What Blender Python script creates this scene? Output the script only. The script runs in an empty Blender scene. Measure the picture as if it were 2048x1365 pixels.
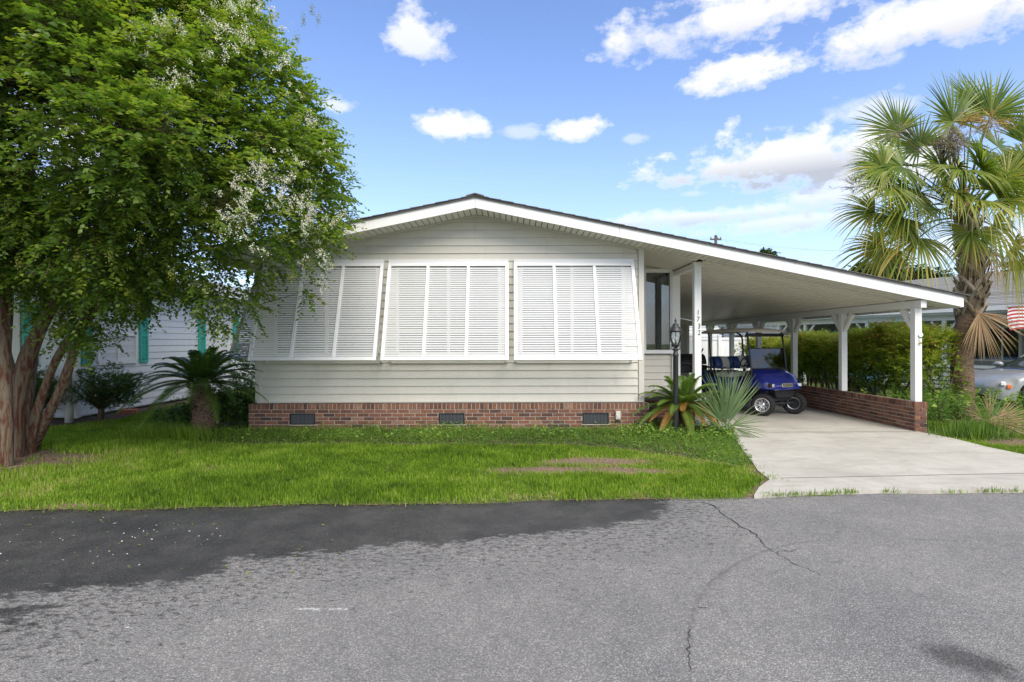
import bpy, bmesh, math, random
import numpy as np
from math import sin, cos, pi, radians, sqrt, atan2
from mathutils import Vector, Matrix, Euler

random.seed(7); rng = np.random.default_rng(11)
scene = bpy.context.scene
COL = scene.collection

# ------------------------------------------------------------------ camera
FPX = 1100.0; HC = 1.66; YH = 684.0
cam_data = bpy.data.cameras.new('camera')
cam_data.sensor_width = 36.0; cam_data.sensor_fit = 'HORIZONTAL'
cam_data.lens = 36.0 * FPX / 2048.0
cam_data.shift_y = 1.5 / 2048.0
cam_data.clip_start = 0.05; cam_data.clip_end = 2000
cam = bpy.data.objects.new('camera', cam_data); COL.objects.link(cam)
cam.location = (0, 0, HC); cam.rotation_euler = (radians(90), radians(0.12), 0)
scene.camera = cam

def P(px, py, d):
    return Vector(((px - 1024.0) * d / FPX, d, HC - (py - YH) * d / FPX))
def G(px, py):
    d = HC * FPX / (py - YH)
    return ((px - 1024.0) * d / FPX, d)

# ------------------------------------------------------------------ sun, sky, exposure
SUN_EL, SUN_AZ = radians(48), radians(158)      # azimuth clockwise from +Y (behind the camera, to the right)
sd = Vector((sin(SUN_AZ) * cos(SUN_EL), cos(SUN_AZ) * cos(SUN_EL), sin(SUN_EL)))
sun_data = bpy.data.lights.new('sun', 'SUN'); sun_data.energy = 1.9; sun_data.angle = radians(45)
sun_data.color = (1.0, 0.92, 0.78)
sun = bpy.data.objects.new('sun', sun_data); COL.objects.link(sun)
sun.rotation_euler = sd.to_track_quat('Z', 'Y').to_euler()
vs = scene.view_settings
vs.view_transform = 'Standard'; vs.look = 'None'; vs.gamma = 1; vs.use_curve_mapping = False
vs.exposure = 1.2
scene.render.engine = 'CYCLES'
scene.cycles.max_bounces = 8; scene.cycles.transparent_max_bounces = 12
scene.cycles.diffuse_bounces = 4

world = bpy.data.worlds.new('World'); scene.world = world; world.use_nodes = True
def build_sky():
    nt = world.node_tree; nt.nodes.clear(); N = nt.nodes; L = nt.links
    def m(op, a, b=None, c=None, clamp=False):
        n = N.new('ShaderNodeMath'); n.operation = op; n.use_clamp = clamp
        for i, v in enumerate((a, b, c)):
            if v is None: continue
            if isinstance(v, (int, float)): n.inputs[i].default_value = v
            else: L.new(v, n.inputs[i])
        return n.outputs[0]
    def dot(v, c):
        n = N.new('ShaderNodeVectorMath'); n.operation = 'DOT_PRODUCT'
        L.new(v, n.inputs[0]); n.inputs[1].default_value = c
        return n.outputs['Value']
    out = N.new('ShaderNodeOutputWorld'); bg = N.new('ShaderNodeBackground')
    bg.inputs['Strength'].default_value = 0.145
    sky = N.new('ShaderNodeTexSky'); sky.sky_type = 'NISHITA'; sky.sun_disc = False
    sky.sun_elevation = SUN_EL; sky.sun_rotation = SUN_AZ
    sky.air_density = 1.0; sky.dust_density = 0.6; sky.ozone_density = 2.0
    tc = N.new('ShaderNodeTexCoord'); d = tc.outputs['Generated']
    # warped lookup for ragged cloud outlines
    def noise(scale, detail, rough=0.55, vec=d, zs=1.6):
        mp = N.new('ShaderNodeMapping'); mp.inputs['Scale'].default_value = (1, 1, zs); L.new(vec, mp.inputs[0])
        n = N.new('ShaderNodeTexNoise'); n.inputs['Scale'].default_value = scale
        n.inputs['Detail'].default_value = detail; n.inputs['Roughness'].default_value = rough
        L.new(mp.outputs[0], n.inputs['Vector']); return n
    n1 = noise(7.0, 9, 0.62).outputs['Fac']; n2 = noise(22.0, 6, 0.6).outputs['Fac']
    nsum = m('ADD', m('MULTIPLY', m('SUBTRACT', n1, 0.5), 3.2), m('MULTIPLY', m('SUBTRACT', n2, 0.5), 2.6))
    #         px    py   half-w half-h density grey
    clouds = [(828, 72, 62, 55, .80, .15), (910, 250, 68, 26, .90, .1), (1148, 258, 50, 24, 1.0, .1), (1040, 262, 42, 13, .40, .1),
              (1268, 278, 30, 10, .35, .1), (1500, 20, 270, 60, 1.0, .25), (1360, 65, 150, 45, .75, .3), (1850, 45, 320, 60, 1.0, .3),
              (1540, 130, 150, 38, 1.0, .1), (1800, 115, 32, 20, .40, .1), (1760, 215, 95, 42, .55, .2), (1560, 320, 235, 62, 1.15, .55),
              (1790, 330, 170, 75, .95, .3), (1420, 432, 230, 24, .70, .6), (1580, 445, 170, 24, .62, .6), (1700, 392, 150, 36, .65, .5),
              (1390, 388, 40, 8, .3, .6), (680, 212, 40, 16, .6, .1), (2080, 480, 240, 40, .6, .4), (250, 300, 330, 110, .7, .2)]
    field = None; grey = None
    for (px, py, hw, hh, dens, g) in clouds:
        c = Vector(((px - 1024) / FPX, 1.0, (YH - py) / FPX)); ln = c.length; c.normalize()
        r = Vector((c.y, -c.x, 0)).normalized(); u = r.cross(c).normalized()
        a = hw / FPX / ln; b = hh / FPX / ln
        ex = m('MULTIPLY', dot(d, r), 1 / a); ey = m('MULTIPLY', dot(d, u), 1 / b)
        q = m('ADD', m('MULTIPLY', ex, ex), m('MULTIPLY', ey, ey))
        f = m('SUBTRACT', 1.0, m('SQRT', q))                       # 1 at centre, 0 at rim
        f = m('MAXIMUM', f, -1.2)
        f = m('ADD', f, m('MULTIPLY', nsum, 0.85))
        f = m('MULTIPLY', f, m('GREATER_THAN', dot(d, c), 0.2))
        f = m('MULTIPLY', m('MULTIPLY', f, 1.55, clamp=True), dens, clamp=True)
        sh = m('MULTIPLY', m('MULTIPLY_ADD', ey, -0.75, 0.30, clamp=True), m('MULTIPLY', f, g))
        field = f if field is None else m('MAXIMUM', field, f)
        grey = sh if grey is None else m('MAXIMUM', grey, sh)
    # unseen rest of the sky: same cloud noise, cover raised for whiter fill light
    gen = m('MULTIPLY', m('SUBTRACT', m('ADD', n1, m('MULTIPLY', m('SUBTRACT', n2, .5), .35)), 0.40), 5.0, clamp=True)
    sep = N.new('ShaderNodeSeparateXYZ'); L.new(d, sep.inputs[0])
    away = m('MULTIPLY', m('SUBTRACT', 0.55, sep.outputs['Y']), 4.0, clamp=True)
    gen = m('MULTIPLY', gen, away)
    field = m('MAXIMUM', field, gen)
    # haze towards the horizon
    hz = m('POWER', m('SUBTRACT', 1.0, m('ABSOLUTE', sep.outputs['Z']), clamp=True), 5.0)
    tint = N.new('ShaderNodeMix'); tint.data_type = 'RGBA'; tint.blend_type = 'MULTIPLY'; tint.inputs[0].default_value = 1.0
    L.new(sky.outputs[0], tint.inputs[6]); tint.inputs[7].default_value = (SKY_TINT[0], SKY_TINT[1], SKY_TINT[2], 1)
    mh = N.new('ShaderNodeMix'); mh.data_type = 'RGBA'
    L.new(m('MULTIPLY', hz, 0.75), mh.inputs[0]); L.new(tint.outputs[2], mh.inputs[6]); mh.inputs[7].default_value = (2.6, 3.0, 3.55, 1)
    cc = N.new('ShaderNodeMix'); cc.data_type = 'RGBA'
    L.new(m('MULTIPLY', grey, 2.6, clamp=True), cc.inputs[0]); cc.inputs[6].default_value = (3.7, 3.65, 3.6, 1); cc.inputs[7].default_value = (1.75, 1.85, 2.1, 1)
    mc = N.new('ShaderNodeMix'); mc.data_type = 'RGBA'
    L.new(m('MULTIPLY', field, 0.96), mc.inputs[0]); L.new(mh.outputs[2], mc.inputs[6]); L.new(cc.outputs[2], mc.inputs[7])
    L.new(mc.outputs[2], bg.inputs['Color']); L.new(bg.outputs[0], out.inputs[0])
SKY_TINT = (0.66, 0.70, 0.84)
build_sky()

# ------------------------------------------------------------------ materials
MATS = {}
def nodes_of(name):
    mt = bpy.data.materials.new(name); mt.use_nodes = True
    nt = mt.node_tree; bs = nt.nodes['Principled BSDF']
    return mt, nt, nt.nodes, nt.links, bs
def mixc(nt, fac, a, b, blend='MIX'):
    n = nt.nodes.new('ShaderNodeMix'); n.data_type = 'RGBA'; n.blend_type = blend
    for s, v in ((0, fac), (6, a), (7, b)):
        if isinstance(v, (int, float)): n.inputs[s].default_value = v
        elif isinstance(v, (tuple, list)): n.inputs[s].default_value = (v[0], v[1], v[2], 1)
        else: nt.links.new(v, n.inputs[s])
    return n.outputs[2]
def noi(nt, scale, detail=4, rough=0.6, vec=None, stretch=None, obj=True):
    n = nt.nodes.new('ShaderNodeTexNoise'); n.inputs['Scale'].default_value = scale
    n.inputs['Detail'].default_value = detail; n.inputs['Roughness'].default_value = rough
    if vec is None:
        tc = nt.nodes.new('ShaderNodeNewGeometry'); vec = tc.outputs['Position']
        if obj is False: pass
    if stretch:
        mp = nt.nodes.new('ShaderNodeMapping'); mp.inputs['Scale'].default_value = stretch
        nt.links.new(vec, mp.inputs[0]); vec = mp.outputs[0]
    nt.links.new(vec, n.inputs['Vector']); return n.outputs['Fac']
def mth(nt, op, a, b=None, c=None, clamp=False):
    n = nt.nodes.new('ShaderNodeMath'); n.operation = op; n.use_clamp = clamp
    for i, v in enumerate((a, b, c)):
        if v is None: continue
        if isinstance(v, (int, float)): n.inputs[i].default_value = v
        else: nt.links.new(v, n.inputs[i])
    return n.outputs[0]
def smooth(nt, v, lo, hi):
    n = nt.nodes.new('ShaderNodeMapRange'); n.interpolation_type = 'SMOOTHSTEP'
    n.inputs['From Min'].default_value = lo; n.inputs['From Max'].default_value = hi
    nt.links.new(v, n.inputs['Value']); return n.outputs['Result']
def ramp(nt, fac, stops):
    r = nt.nodes.new('ShaderNodeValToRGB'); el = r.color_ramp.elements
    while len(el) < len(stops): el.new(0.5)
    for e, (p, c) in zip(el, stops): e.position = p; e.color = (c[0], c[1], c[2], 1)
    nt.links.new(fac, r.inputs[0]); return r.outputs[0]
def bumpn(nt, h, strength, dist, bs):
    b = nt.nodes.new('ShaderNodeBump'); b.inputs['Strength'].default_value = strength; b.inputs['Distance'].default_value = dist
    nt.links.new(h, b.inputs['Height']); nt.links.new(b.outputs[0], bs.inputs['Normal'])
def simple(name, col, rough=0.5, metal=0, var=0.08, scale=3.0, objvar=0.0, bump=0.0, bscale=150, spec=0.5, coat=0, dirt=0.0, stretch=None, dirtcol=(.12,.11,.08)):
    mt, nt, N, L, bs = nodes_of(name)
    v = noi(nt, scale, 6, 0.65, stretch=stretch)
    c = mixc(nt, v, tuple(x * (1 - var * 1.6) for x in col), tuple(min(1, x * (1 + var * 1.4)) for x in col))
    if objvar:
        oi = N.new('ShaderNodeObjectInfo')
        f = mth(nt, 'MULTIPLY_ADD', oi.outputs['Random'], objvar * 2, 1 - objvar)
        hs = N.new('ShaderNodeHueSaturation'); L.new(f, hs.inputs['Value']); L.new(c, hs.inputs['Color']); c = hs.outputs[0]
    if dirt:
        dn = smooth(nt, noi(nt, 1.3, 8, 0.7, stretch=(3, 3, 1)), 0.5, 0.78)
        c = mixc(nt, mth(nt, 'MULTIPLY', dn, dirt), c, dirtcol)
    L.new(c, bs.inputs['Base Color'])
    bs.inputs['Roughness'].default_value = rough; bs.inputs['Metallic'].default_value = metal
    bs.inputs['Specular IOR Level'].default_value = spec
    if coat: bs.inputs['Coat Weight'].default_value = coat; bs.inputs['Coat Roughness'].default_value = 0.05
    if bump: bumpn(nt, noi(nt, bscale, 4), bump, 0.004, bs)
    MATS[name] = mt; return mt
def leafmat(name, stops, trans=0.35, rough=0.45, spec=0.4, ncol=None):
    mt, nt, N, L, bs = nodes_of(name)
    at = N.new('ShaderNodeAttribute'); at.attribute_name = 'rnd'
    c = ramp(nt, at.outputs['Fac'], stops)
    v = noi(nt, 2.2, 3)
    c = mixc(nt, smooth(nt, v, .35, .65), c, mixc(nt, 1.0, c, ncol or (.8, .85, .75), 'MULTIPLY'))
    L.new(c, bs.inputs['Base Color']); bs.inputs['Roughness'].default_value = rough
    bs.inputs['Specular IOR Level'].default_value = spec
    tr = N.new('ShaderNodeBsdfTranslucent')
    L.new(mixc(nt, 1.0, c, (1.25, 1.35, .65), 'MULTIPLY'), tr.inputs['Color'])
    mx = N.new('ShaderNodeMixShader'); mx.inputs[0].default_value = trans
    out = N['Material Output']
    L.new(bs.outputs[0], mx.inputs[1]); L.new(tr.outputs[0], mx.inputs[2]); L.new(mx.outputs[0], out.inputs['Surface'])
    MATS[name] = mt; return mt
def glassmat(name, col=(.9, .95, .95), rough=0.02, alpha=0.25):
    mt, nt, N, L, bs = nodes_of(name)
    gl = N.new('ShaderNodeBsdfGlossy'); gl.inputs['Roughness'].default_value = rough
    tp = N.new('ShaderNodeBsdfTransparent'); tp.inputs['Color'].default_value = (*col, 1)
    fr = N.new('ShaderNodeFresnel'); fr.inputs['IOR'].default_value = 1.5
    f = mth(nt, 'ADD', fr.outputs[0], alpha, clamp=True)
    mx = N.new('ShaderNodeMixShader'); L.new(f, mx.inputs[0]); L.new(tp.outputs[0], mx.inputs[1]); L.new(gl.outputs[0], mx.inputs[2])
    L.new(mx.outputs[0], N['Material Output'].inputs['Surface']); MATS[name] = mt; return mt

simple('siding', (.61, .585, .51), .5, var=.06, scale=1.5, objvar=.03, dirt=.18, bump=.15, bscale=60)
simple('trim_beige', (.60, .58, .52), .45, var=.04, dirt=.08)
simple('white_paint', (.80, .80, .79), .4, var=.03, dirt=.06, dirtcol=(.35, .34, .28))
simple('shutter_white', (.78, .785, .79), .38, var=.03, dirt=.07, dirtcol=(.4, .4, .36))
simple('post_white', (.78, .78, .76), .45, var=.03, dirt=.06, dirtcol=(.3, .3, .25))
simple('soffit', (.70, .68, .60), .5, var=.05, objvar=.03)
simple('ceiling_metal', (.72, .69, .60), .42, var=.04, objvar=.02)
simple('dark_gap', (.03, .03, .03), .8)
simple('shingle', (.14, .135, .13), .9, var=.3, scale=90, objvar=.15, bump=.6, bscale=250)
simple('shingle_grey', (.22, .22, .215), .9, var=.3, scale=60, objvar=.2, bump=.6, bscale=200)
simple('mortar', (.46, .42, .36), .95, var=.15, scale=25, bump=.5, dirt=.3)
simple('black_metal', (.025, .027, .03), .42, var=.2)
simple('black_plastic', (.018, .018, .019), .55, var=.2)
simple('rubber', (.022, .021, .02), .8, var=.3, scale=20, bump=.3)
simple('steel', (.62, .62, .62), .22, metal=1, var=.06)
simple('alloy', (.72, .72, .73), .28, metal=.85, var=.05)
simple('screw', (.35, .35, .36), .4, metal=.8)
simple('curtain', (.70, .70, .68), .9, var=.08, stretch=(14, 14, .3), scale=2)
simple('interior', (.16, .155, .15), .9)
simple('cart_blue', (.006, .016, .20), .28, var=.1, coat=1.0)
simple('seat_blue', (.012, .04, .16), .4, var=.12)
simple('seat_white', (.52, .52, .47), .5, var=.06)
simple('cart_roof', (.55, .50, .42), .5, var=.06)
simple('lamp_lens', (.85, .85, .88), .12, coat=1)
simple('badge_dark', (.03, .035, .045), .3)
simple('badge_gold', (.62, .56, .30), .3, metal=.6)
simple('orange_lens', (.75, .16, .02), .25)
simple('car_silver', (.30, .31, .315), .35, metal=.2, coat=.5, var=.03)
simple('car_glass', (.02, .025, .03), .06, coat=1)
simple('teal_paint', (.03, .42, .33), .5, var=.06)
simple('neighbour_white', (.68, .70, .73), .5, var=.04, objvar=.03, dirt=.1)
simple('neighbour_grey', (.42, .45, .46), .55, var=.05, objvar=.04)
simple('neighbour_trim', (.72, .72, .70), .5, var=.04)
simple('vinyl_white', (.80, .81, .83), .4, var=.03)
simple('mildew_pipe', (.50, .51, .46), .6, var=.25, dirt=.6, dirtcol=(.15, .20, .06))
simple('terracotta', (.34, .12, .07), .8, var=.2)
simple('tarp_blue', (.03, .10, .26), .5, var=.2)
simple('soil', (.085, .062, .042), .95, var=.5, scale=18, bump=1.0, bscale=60)
simple('mulch', (.075, .04, .03), .95, var=.5, scale=30, bump=1.0, bscale=90)
simple('wood_pole', (.12, .10, .08), .9, var=.3)
simple('twig', (.11, .07, .045), .9, var=.3)
simple('flag_red', (.42, .03, .05), .8, var=.1)
simple('flag_white', (.72, .70, .70), .8, var=.06)
simple('flag_blue', (.02, .03, .14), .8)
simple('rope', (.6, .6, .58), .8)
glassmat('window_glass', (.55, .6, .6), .02, .10)
glassmat('clear_glass', (.92, .95, .95), .02, .06)
glassmat('screen_glass', (.70, .68, .63), .03, .05)

def mk_brick(name, attr):
    mt, nt, N, L, bs = nodes_of(name)
    if attr:
        a = N.new('ShaderNodeAttribute'); a.attribute_name = 'rnd'; f = a.outputs['Fac']
    else:
        a = N.new('ShaderNodeObjectInfo'); f = a.outputs['Random']
    c = ramp(nt, f, [(0, (.085, .05, .04)), (.2, (.16, .072, .048)), (.45, (.22, .098, .060)), (.7, (.27, .122, .072)), (.88, (.17, .082, .058)), (1, (.33, .195, .13))])
    c = mixc(nt, smooth(nt, noi(nt, 22, 6, .7), .35, .75), c, mixc(nt, 1., c, (.55, .52, .52), 'MULTIPLY'))
    c = mixc(nt, mth(nt, 'MULTIPLY', smooth(nt, noi(nt, 45, 5, .7), .58, .75), .35), c, (.42, .36, .31))
    L.new(c, bs.inputs['Base Color']); bs.inputs['Roughness'].default_value = .9
    bumpn(nt, noi(nt, 120, 5), .6, .004, bs); MATS[name] = mt
mk_brick('brick', False); mk_brick('brick_attr', True)

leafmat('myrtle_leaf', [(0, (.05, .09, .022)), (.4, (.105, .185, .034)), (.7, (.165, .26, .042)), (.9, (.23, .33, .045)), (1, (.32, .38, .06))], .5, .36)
leafmat('myrtle_flower', [(0, (.75, .70, .55)), (.5, (.82, .80, .76)), (.85, (.85, .84, .85)), (1, (.55, .42, .22))], .25, .6)
leafmat('seed_cluster', [(0, (.30, .28, .05)), (1, (.22, .27, .05))], .2, .6)
leafmat('hedge_leaf', [(0, (.05, .09, .02)), (.3, (.12, .20, .03)), (.6, (.28, .37, .05)), (.92, (.46, .50, .07)), (1, (.48, .26, .09))], .5, .36)
leafmat('bush_leaf', [(0, (.02, .045, .014)), (.6, (.085, .165, .038)), (1, (.18, .27, .07))], .35, .34)
leafmat('sago_leaf', [(0, (.04, .085, .02)), (.5, (.10, .18, .035)), (1, (.22, .30, .06))], .38, .34)
leafmat('sago_dead', [(0, (.28, .13, .03)), (.6, (.42, .22, .05)), (1, (.52, .33, .10))], .25, .6)
leafmat('palm_leaf', [(0, (.06, .11, .022)), (.4, (.15, .22, .035)), (.72, (.30, .34, .055)), (.92, (.50, .43, .09)), (1, (.58, .44, .16))], .35, .38)
leafmat('palm_dead', [(0, (.22, .13, .07)), (.5, (.36, .23, .13)), (1, (.50, .37, .23))], .15, .8)
leafmat('palm_boot', [(0, (.16, .12, .085)), (.5, (.29, .235, .175)), (1, (.42, .36, .29))], .0, .9)
leafmat('palmetto_leaf', [(0, (.07, .13, .06)), (.6, (.16, .24, .11)), (1, (.28, .34, .16))], .3, .35)
leafmat('grass_blade', [(0, (.07, .13, .012)), (.4, (.15, .25, .020)), (.78, (.23, .36, .03)), (.94, (.30, .40, .06)), (1, (.38, .36, .13))], .35, .5, .25)
leafmat('weed_leaf', [(0, (.04, .09, .015)), (.5, (.13, .245, .04)), (.9, (.24, .37, .06)), (1, (.36, .43, .08))], .35, .45)
leafmat('far_leaf', [(0, (.03, .06, .02)), (1, (.09, .14, .04))], .25, .6)
leafmat('litter', [(0, (.16, .09, .05)), (1, (.35, .25, .15))], .1, .9)

def mk_bark():
    mt, nt, N, L, bs = nodes_of('myrtle_bark')
    n = noi(nt, 9, 7, .68, stretch=(2.6, 2.6, .30))
    c = ramp(nt, n, [(.34, (.10, .028, .016)), (.46, (.16, .06, .035)), (.51, (.22, .165, .11)), (.64, (.27, .22, .155)), (.75, (.17, .145, .085))])
    c = mixc(nt, mth(nt, 'MULTIPLY', noi(nt, 60, 5, .7, stretch=(3, 3, .5)), .6), c, mixc(nt, 1., c, (.45, .42, .38), 'MULTIPLY'))
    L.new(c, bs.inputs['Base Color']); bs.inputs['Roughness'].default_value = .75
    h = mth(nt, 'ADD', mth(nt, 'MULTIPLY', n, 2.5), noi(nt, 45, 5, .7, stretch=(3, 3, .5)))
    bumpn(nt, h, .8, .02, bs); MATS['myrtle_bark'] = mt
    mt, nt, N, L, bs = nodes_of('palm_bark')
    w = noi(nt, 14, 5, .7, stretch=(1, 1, 3.4)); v = noi(nt, 60, 4, .6, stretch=(3, 3, .6))
    c = ramp(nt, mth(nt, 'MULTIPLY_ADD', v, .5, mth(nt, 'MULTIPLY', w, .5)), [(.32, (.05, .03, .02)), (.47, (.19, .115, .07)), (.64, (.40, .29, .20))])
    L.new(c, bs.inputs['Base Color']); bs.inputs['Roughness'].default_value = .95
    bumpn(nt, mth(nt, 'ADD', w, v), 1.0, .03, bs); MATS['palm_bark'] = mt
mk_bark()

def mk_grounds():
    # asphalt: aggregate + wet area, stains, crack by signed distance attributes on the road mesh
    mt, nt, N, L, bs = nodes_of('asphalt')
    geo = N.new('ShaderNodeNewGeometry'); pos = geo.outputs['Position']
    def att(n):
        a = N.new('ShaderNodeAttribute'); a.attribute_name = n; return a.outputs['Fac']
    vo = N.new('ShaderNodeTexVoronoi'); vo.inputs['Scale'].default_value = 120; L.new(pos, vo.inputs['Vector'])
    vsep = N.new('ShaderNodeSeparateColor'); L.new(vo.outputs['Color'], vsep.inputs[0])
    fine = noi(nt, 260, 3, .7); mid = noi(nt, 60, 4, .7); big = noi(nt, 1.1, 7, .65); med = noi(nt, 9, 5, .65)
    stone = ramp(nt, vsep.outputs[0], [(0, (.095, .095, .097)), (.35, (.16, .157, .153)), (.65, (.225, .218, .207)), (.85, (.32, .31, .288)), (1, (.49, .465, .42))])
    gap = mth(nt, 'MULTIPLY', smooth(nt, vo.outputs['Distance'], .42, .75), .75)
    c = mixc(nt, gap, stone, (.06, .06, .065))
    c = mixc(nt, .30, c, (.215, .21, .20)); c = mixc(nt, mth(nt, 'MULTIPLY', smooth(nt, fine, .3, .7), .30), c, (.27, .265, .26))
    c = mixc(nt, 1.0, c, ramp(nt, big, [(.3, (.82, .82, .84)), (.7, (1.16, 1.15, 1.12))]), 'MULTIPLY')
    c = mixc(nt, 1.0, c, ramp(nt, med, [(.3, (.9, .9, .9)), (.7, (1.08, 1.08, 1.08))]), 'MULTIPLY')
    # wet: signed distance (m), negative inside
    jag = mth(nt, 'ADD', mth(nt, 'MULTIPLY', mth(nt, 'SUBTRACT', noi(nt, 5, 8, .72, stretch=(.8, 1.6, 1)), .5), 1.15), mth(nt, 'MULTIPLY', mth(nt, 'SUBTRACT', noi(nt, 26, 5, .7, stretch=(.6, 1.5, 1)), .5), .45))
    wet = smooth(nt, mth(nt, 'SUBTRACT', mth(nt, 'MULTIPLY', jag, .75), att('wet')), -.03, .05)
    # scattered damp flecks around the rim of the wet area
    near = smooth(nt, att('wet'), 1.25, .0)
    fl = noi(nt, 21, 6, .75, stretch=(.75, 1.3, 1))
    fleck = mth(nt, 'MULTIPLY', smooth(nt, mth(nt, 'MULTIPLY_ADD', near, .09, fl), .60, .625), .75)
    fleck = mth(nt, 'MULTIPLY', fleck, smooth(nt, att('wet'), 2.2, 1.0))
    dark = mth(nt, 'MAXIMUM', wet, fleck)
    skid = mth(nt, 'MULTIPLY', smooth(nt, mth(nt, 'ADD', att('skid'), mth(nt, 'MULTIPLY', mth(nt, 'SUBTRACT', noi(nt, 40, 4), .5), .05)), .035, .0), .42)
    oil = mth(nt, 'MULTIPLY', smooth(nt, mth(nt, 'ADD', att('oil'), mth(nt, 'MULTIPLY', mth(nt, 'SUBTRACT', noi(nt, 14, 6, .7), .5), .3)), .08, -.06), .8)
    dark = mth(nt, 'MAXIMUM', dark, mth(nt, 'MAXIMUM', skid, oil))
    c = mixc(nt, dark, c, mixc(nt, 1.0, c, mixc(nt, smooth(nt, noi(nt, 2.5, 7, .7), .35, .7), (.17, .17, .172), (.32, .318, .315)), 'MULTIPLY'))
    crack = smooth(nt, mth(nt, 'ADD', att('crack'), mth(nt, 'MULTIPLY', mth(nt, 'SUBTRACT', noi(nt, 35, 4), .5), .018)), .017, .006)
    c = mixc(nt, crack, c, (.015, .015, .014))
    paint = mth(nt, 'MULTIPLY', smooth(nt, mth(nt, 'ADD', att('paint'), mth(nt, 'MULTIPLY', mth(nt, 'SUBTRACT', noi(nt, 45, 6, .75), .5), .10)), .014, -.010), .85)
    c = mixc(nt, paint, c, (.66, .66, .66))
    L.new(c, bs.inputs['Base Color'])
    L.new(mth(nt, 'MULTIPLY_ADD', wet, -.32, .88), bs.inputs['Roughness'])
    h = mth(nt, 'ADD', mth(nt, 'MULTIPLY', vo.outputs['Distance'], -1.2), mth(nt, 'MULTIPLY', mid, .6))
    h = mth(nt, 'ADD', h, mth(nt, 'MULTIPLY', crack, -6))
    bumpn(nt, h, .7, .006, bs); MATS['asphalt'] = mt
    # concrete
    mt, nt, N, L, bs = nodes_of('concrete')
    big = noi(nt, .8, 8, .7); med = noi(nt, 6, 6, .7); fi = noi(nt, 160, 4, .7)
    c = ramp(nt, big, [(.3, (.31, .29, .245)), (.5, (.41, .39, .335)), (.7, (.48, .46, .40))])
    c = mixc(nt, mth(nt, 'MULTIPLY', smooth(nt, med, .45, .7), .5), c, (.30, .26, .20))
    st = noi(nt, 2.2, 7, .7, stretch=(.5, 1.8, 1))
    c = mixc(nt, mth(nt, 'MULTIPLY', smooth(nt, st, .48, .68), .62), c, (.26, .23, .18))
    c = mixc(nt, mth(nt, 'MULTIPLY', fi, .35), c, (.62, .61, .57))
    L.new(c, bs.inputs['Base Color']); bs.inputs['Roughness'].default_value = .85
    bumpn(nt, mth(nt, 'ADD', fi, mth(nt, 'MULTIPLY', med, 1.5)), .35, .006, bs); MATS['concrete'] = mt
    # lawn soil seen between blades
    mt, nt, N, L, bs = nodes_of('lawn_ground')
    a = N.new('ShaderNodeAttribute'); a.attribute_name = 'bare'
    c = ramp(nt, noi(nt, 40, 6, .7), [(.3, (.05, .075, .012)), (.55, (.10, .15, .02)), (.75, (.17, .17, .055))])
    d2 = ramp(nt, noi(nt, 30, 6, .75), [(.3, (.06, .04, .03)), (.5, (.19, .13, .085)), (.7, (.36, .26, .16))])
    f = smooth(nt, mth(nt, 'ADD', a.outputs['Fac'], mth(nt, 'MULTIPLY', mth(nt, 'SUBTRACT', noi(nt, 9, 6, .7), .5), .9)), .35, .6)
    c = mixc(nt, f, c, d2)
    L.new(c, bs.inputs['Base Color']); bs.inputs['Roughness'].default_value = .95
    bumpn(nt, noi(nt, 70, 5), 1., .02, bs); MATS['lawn_ground'] = mt
mk_grounds()

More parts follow.
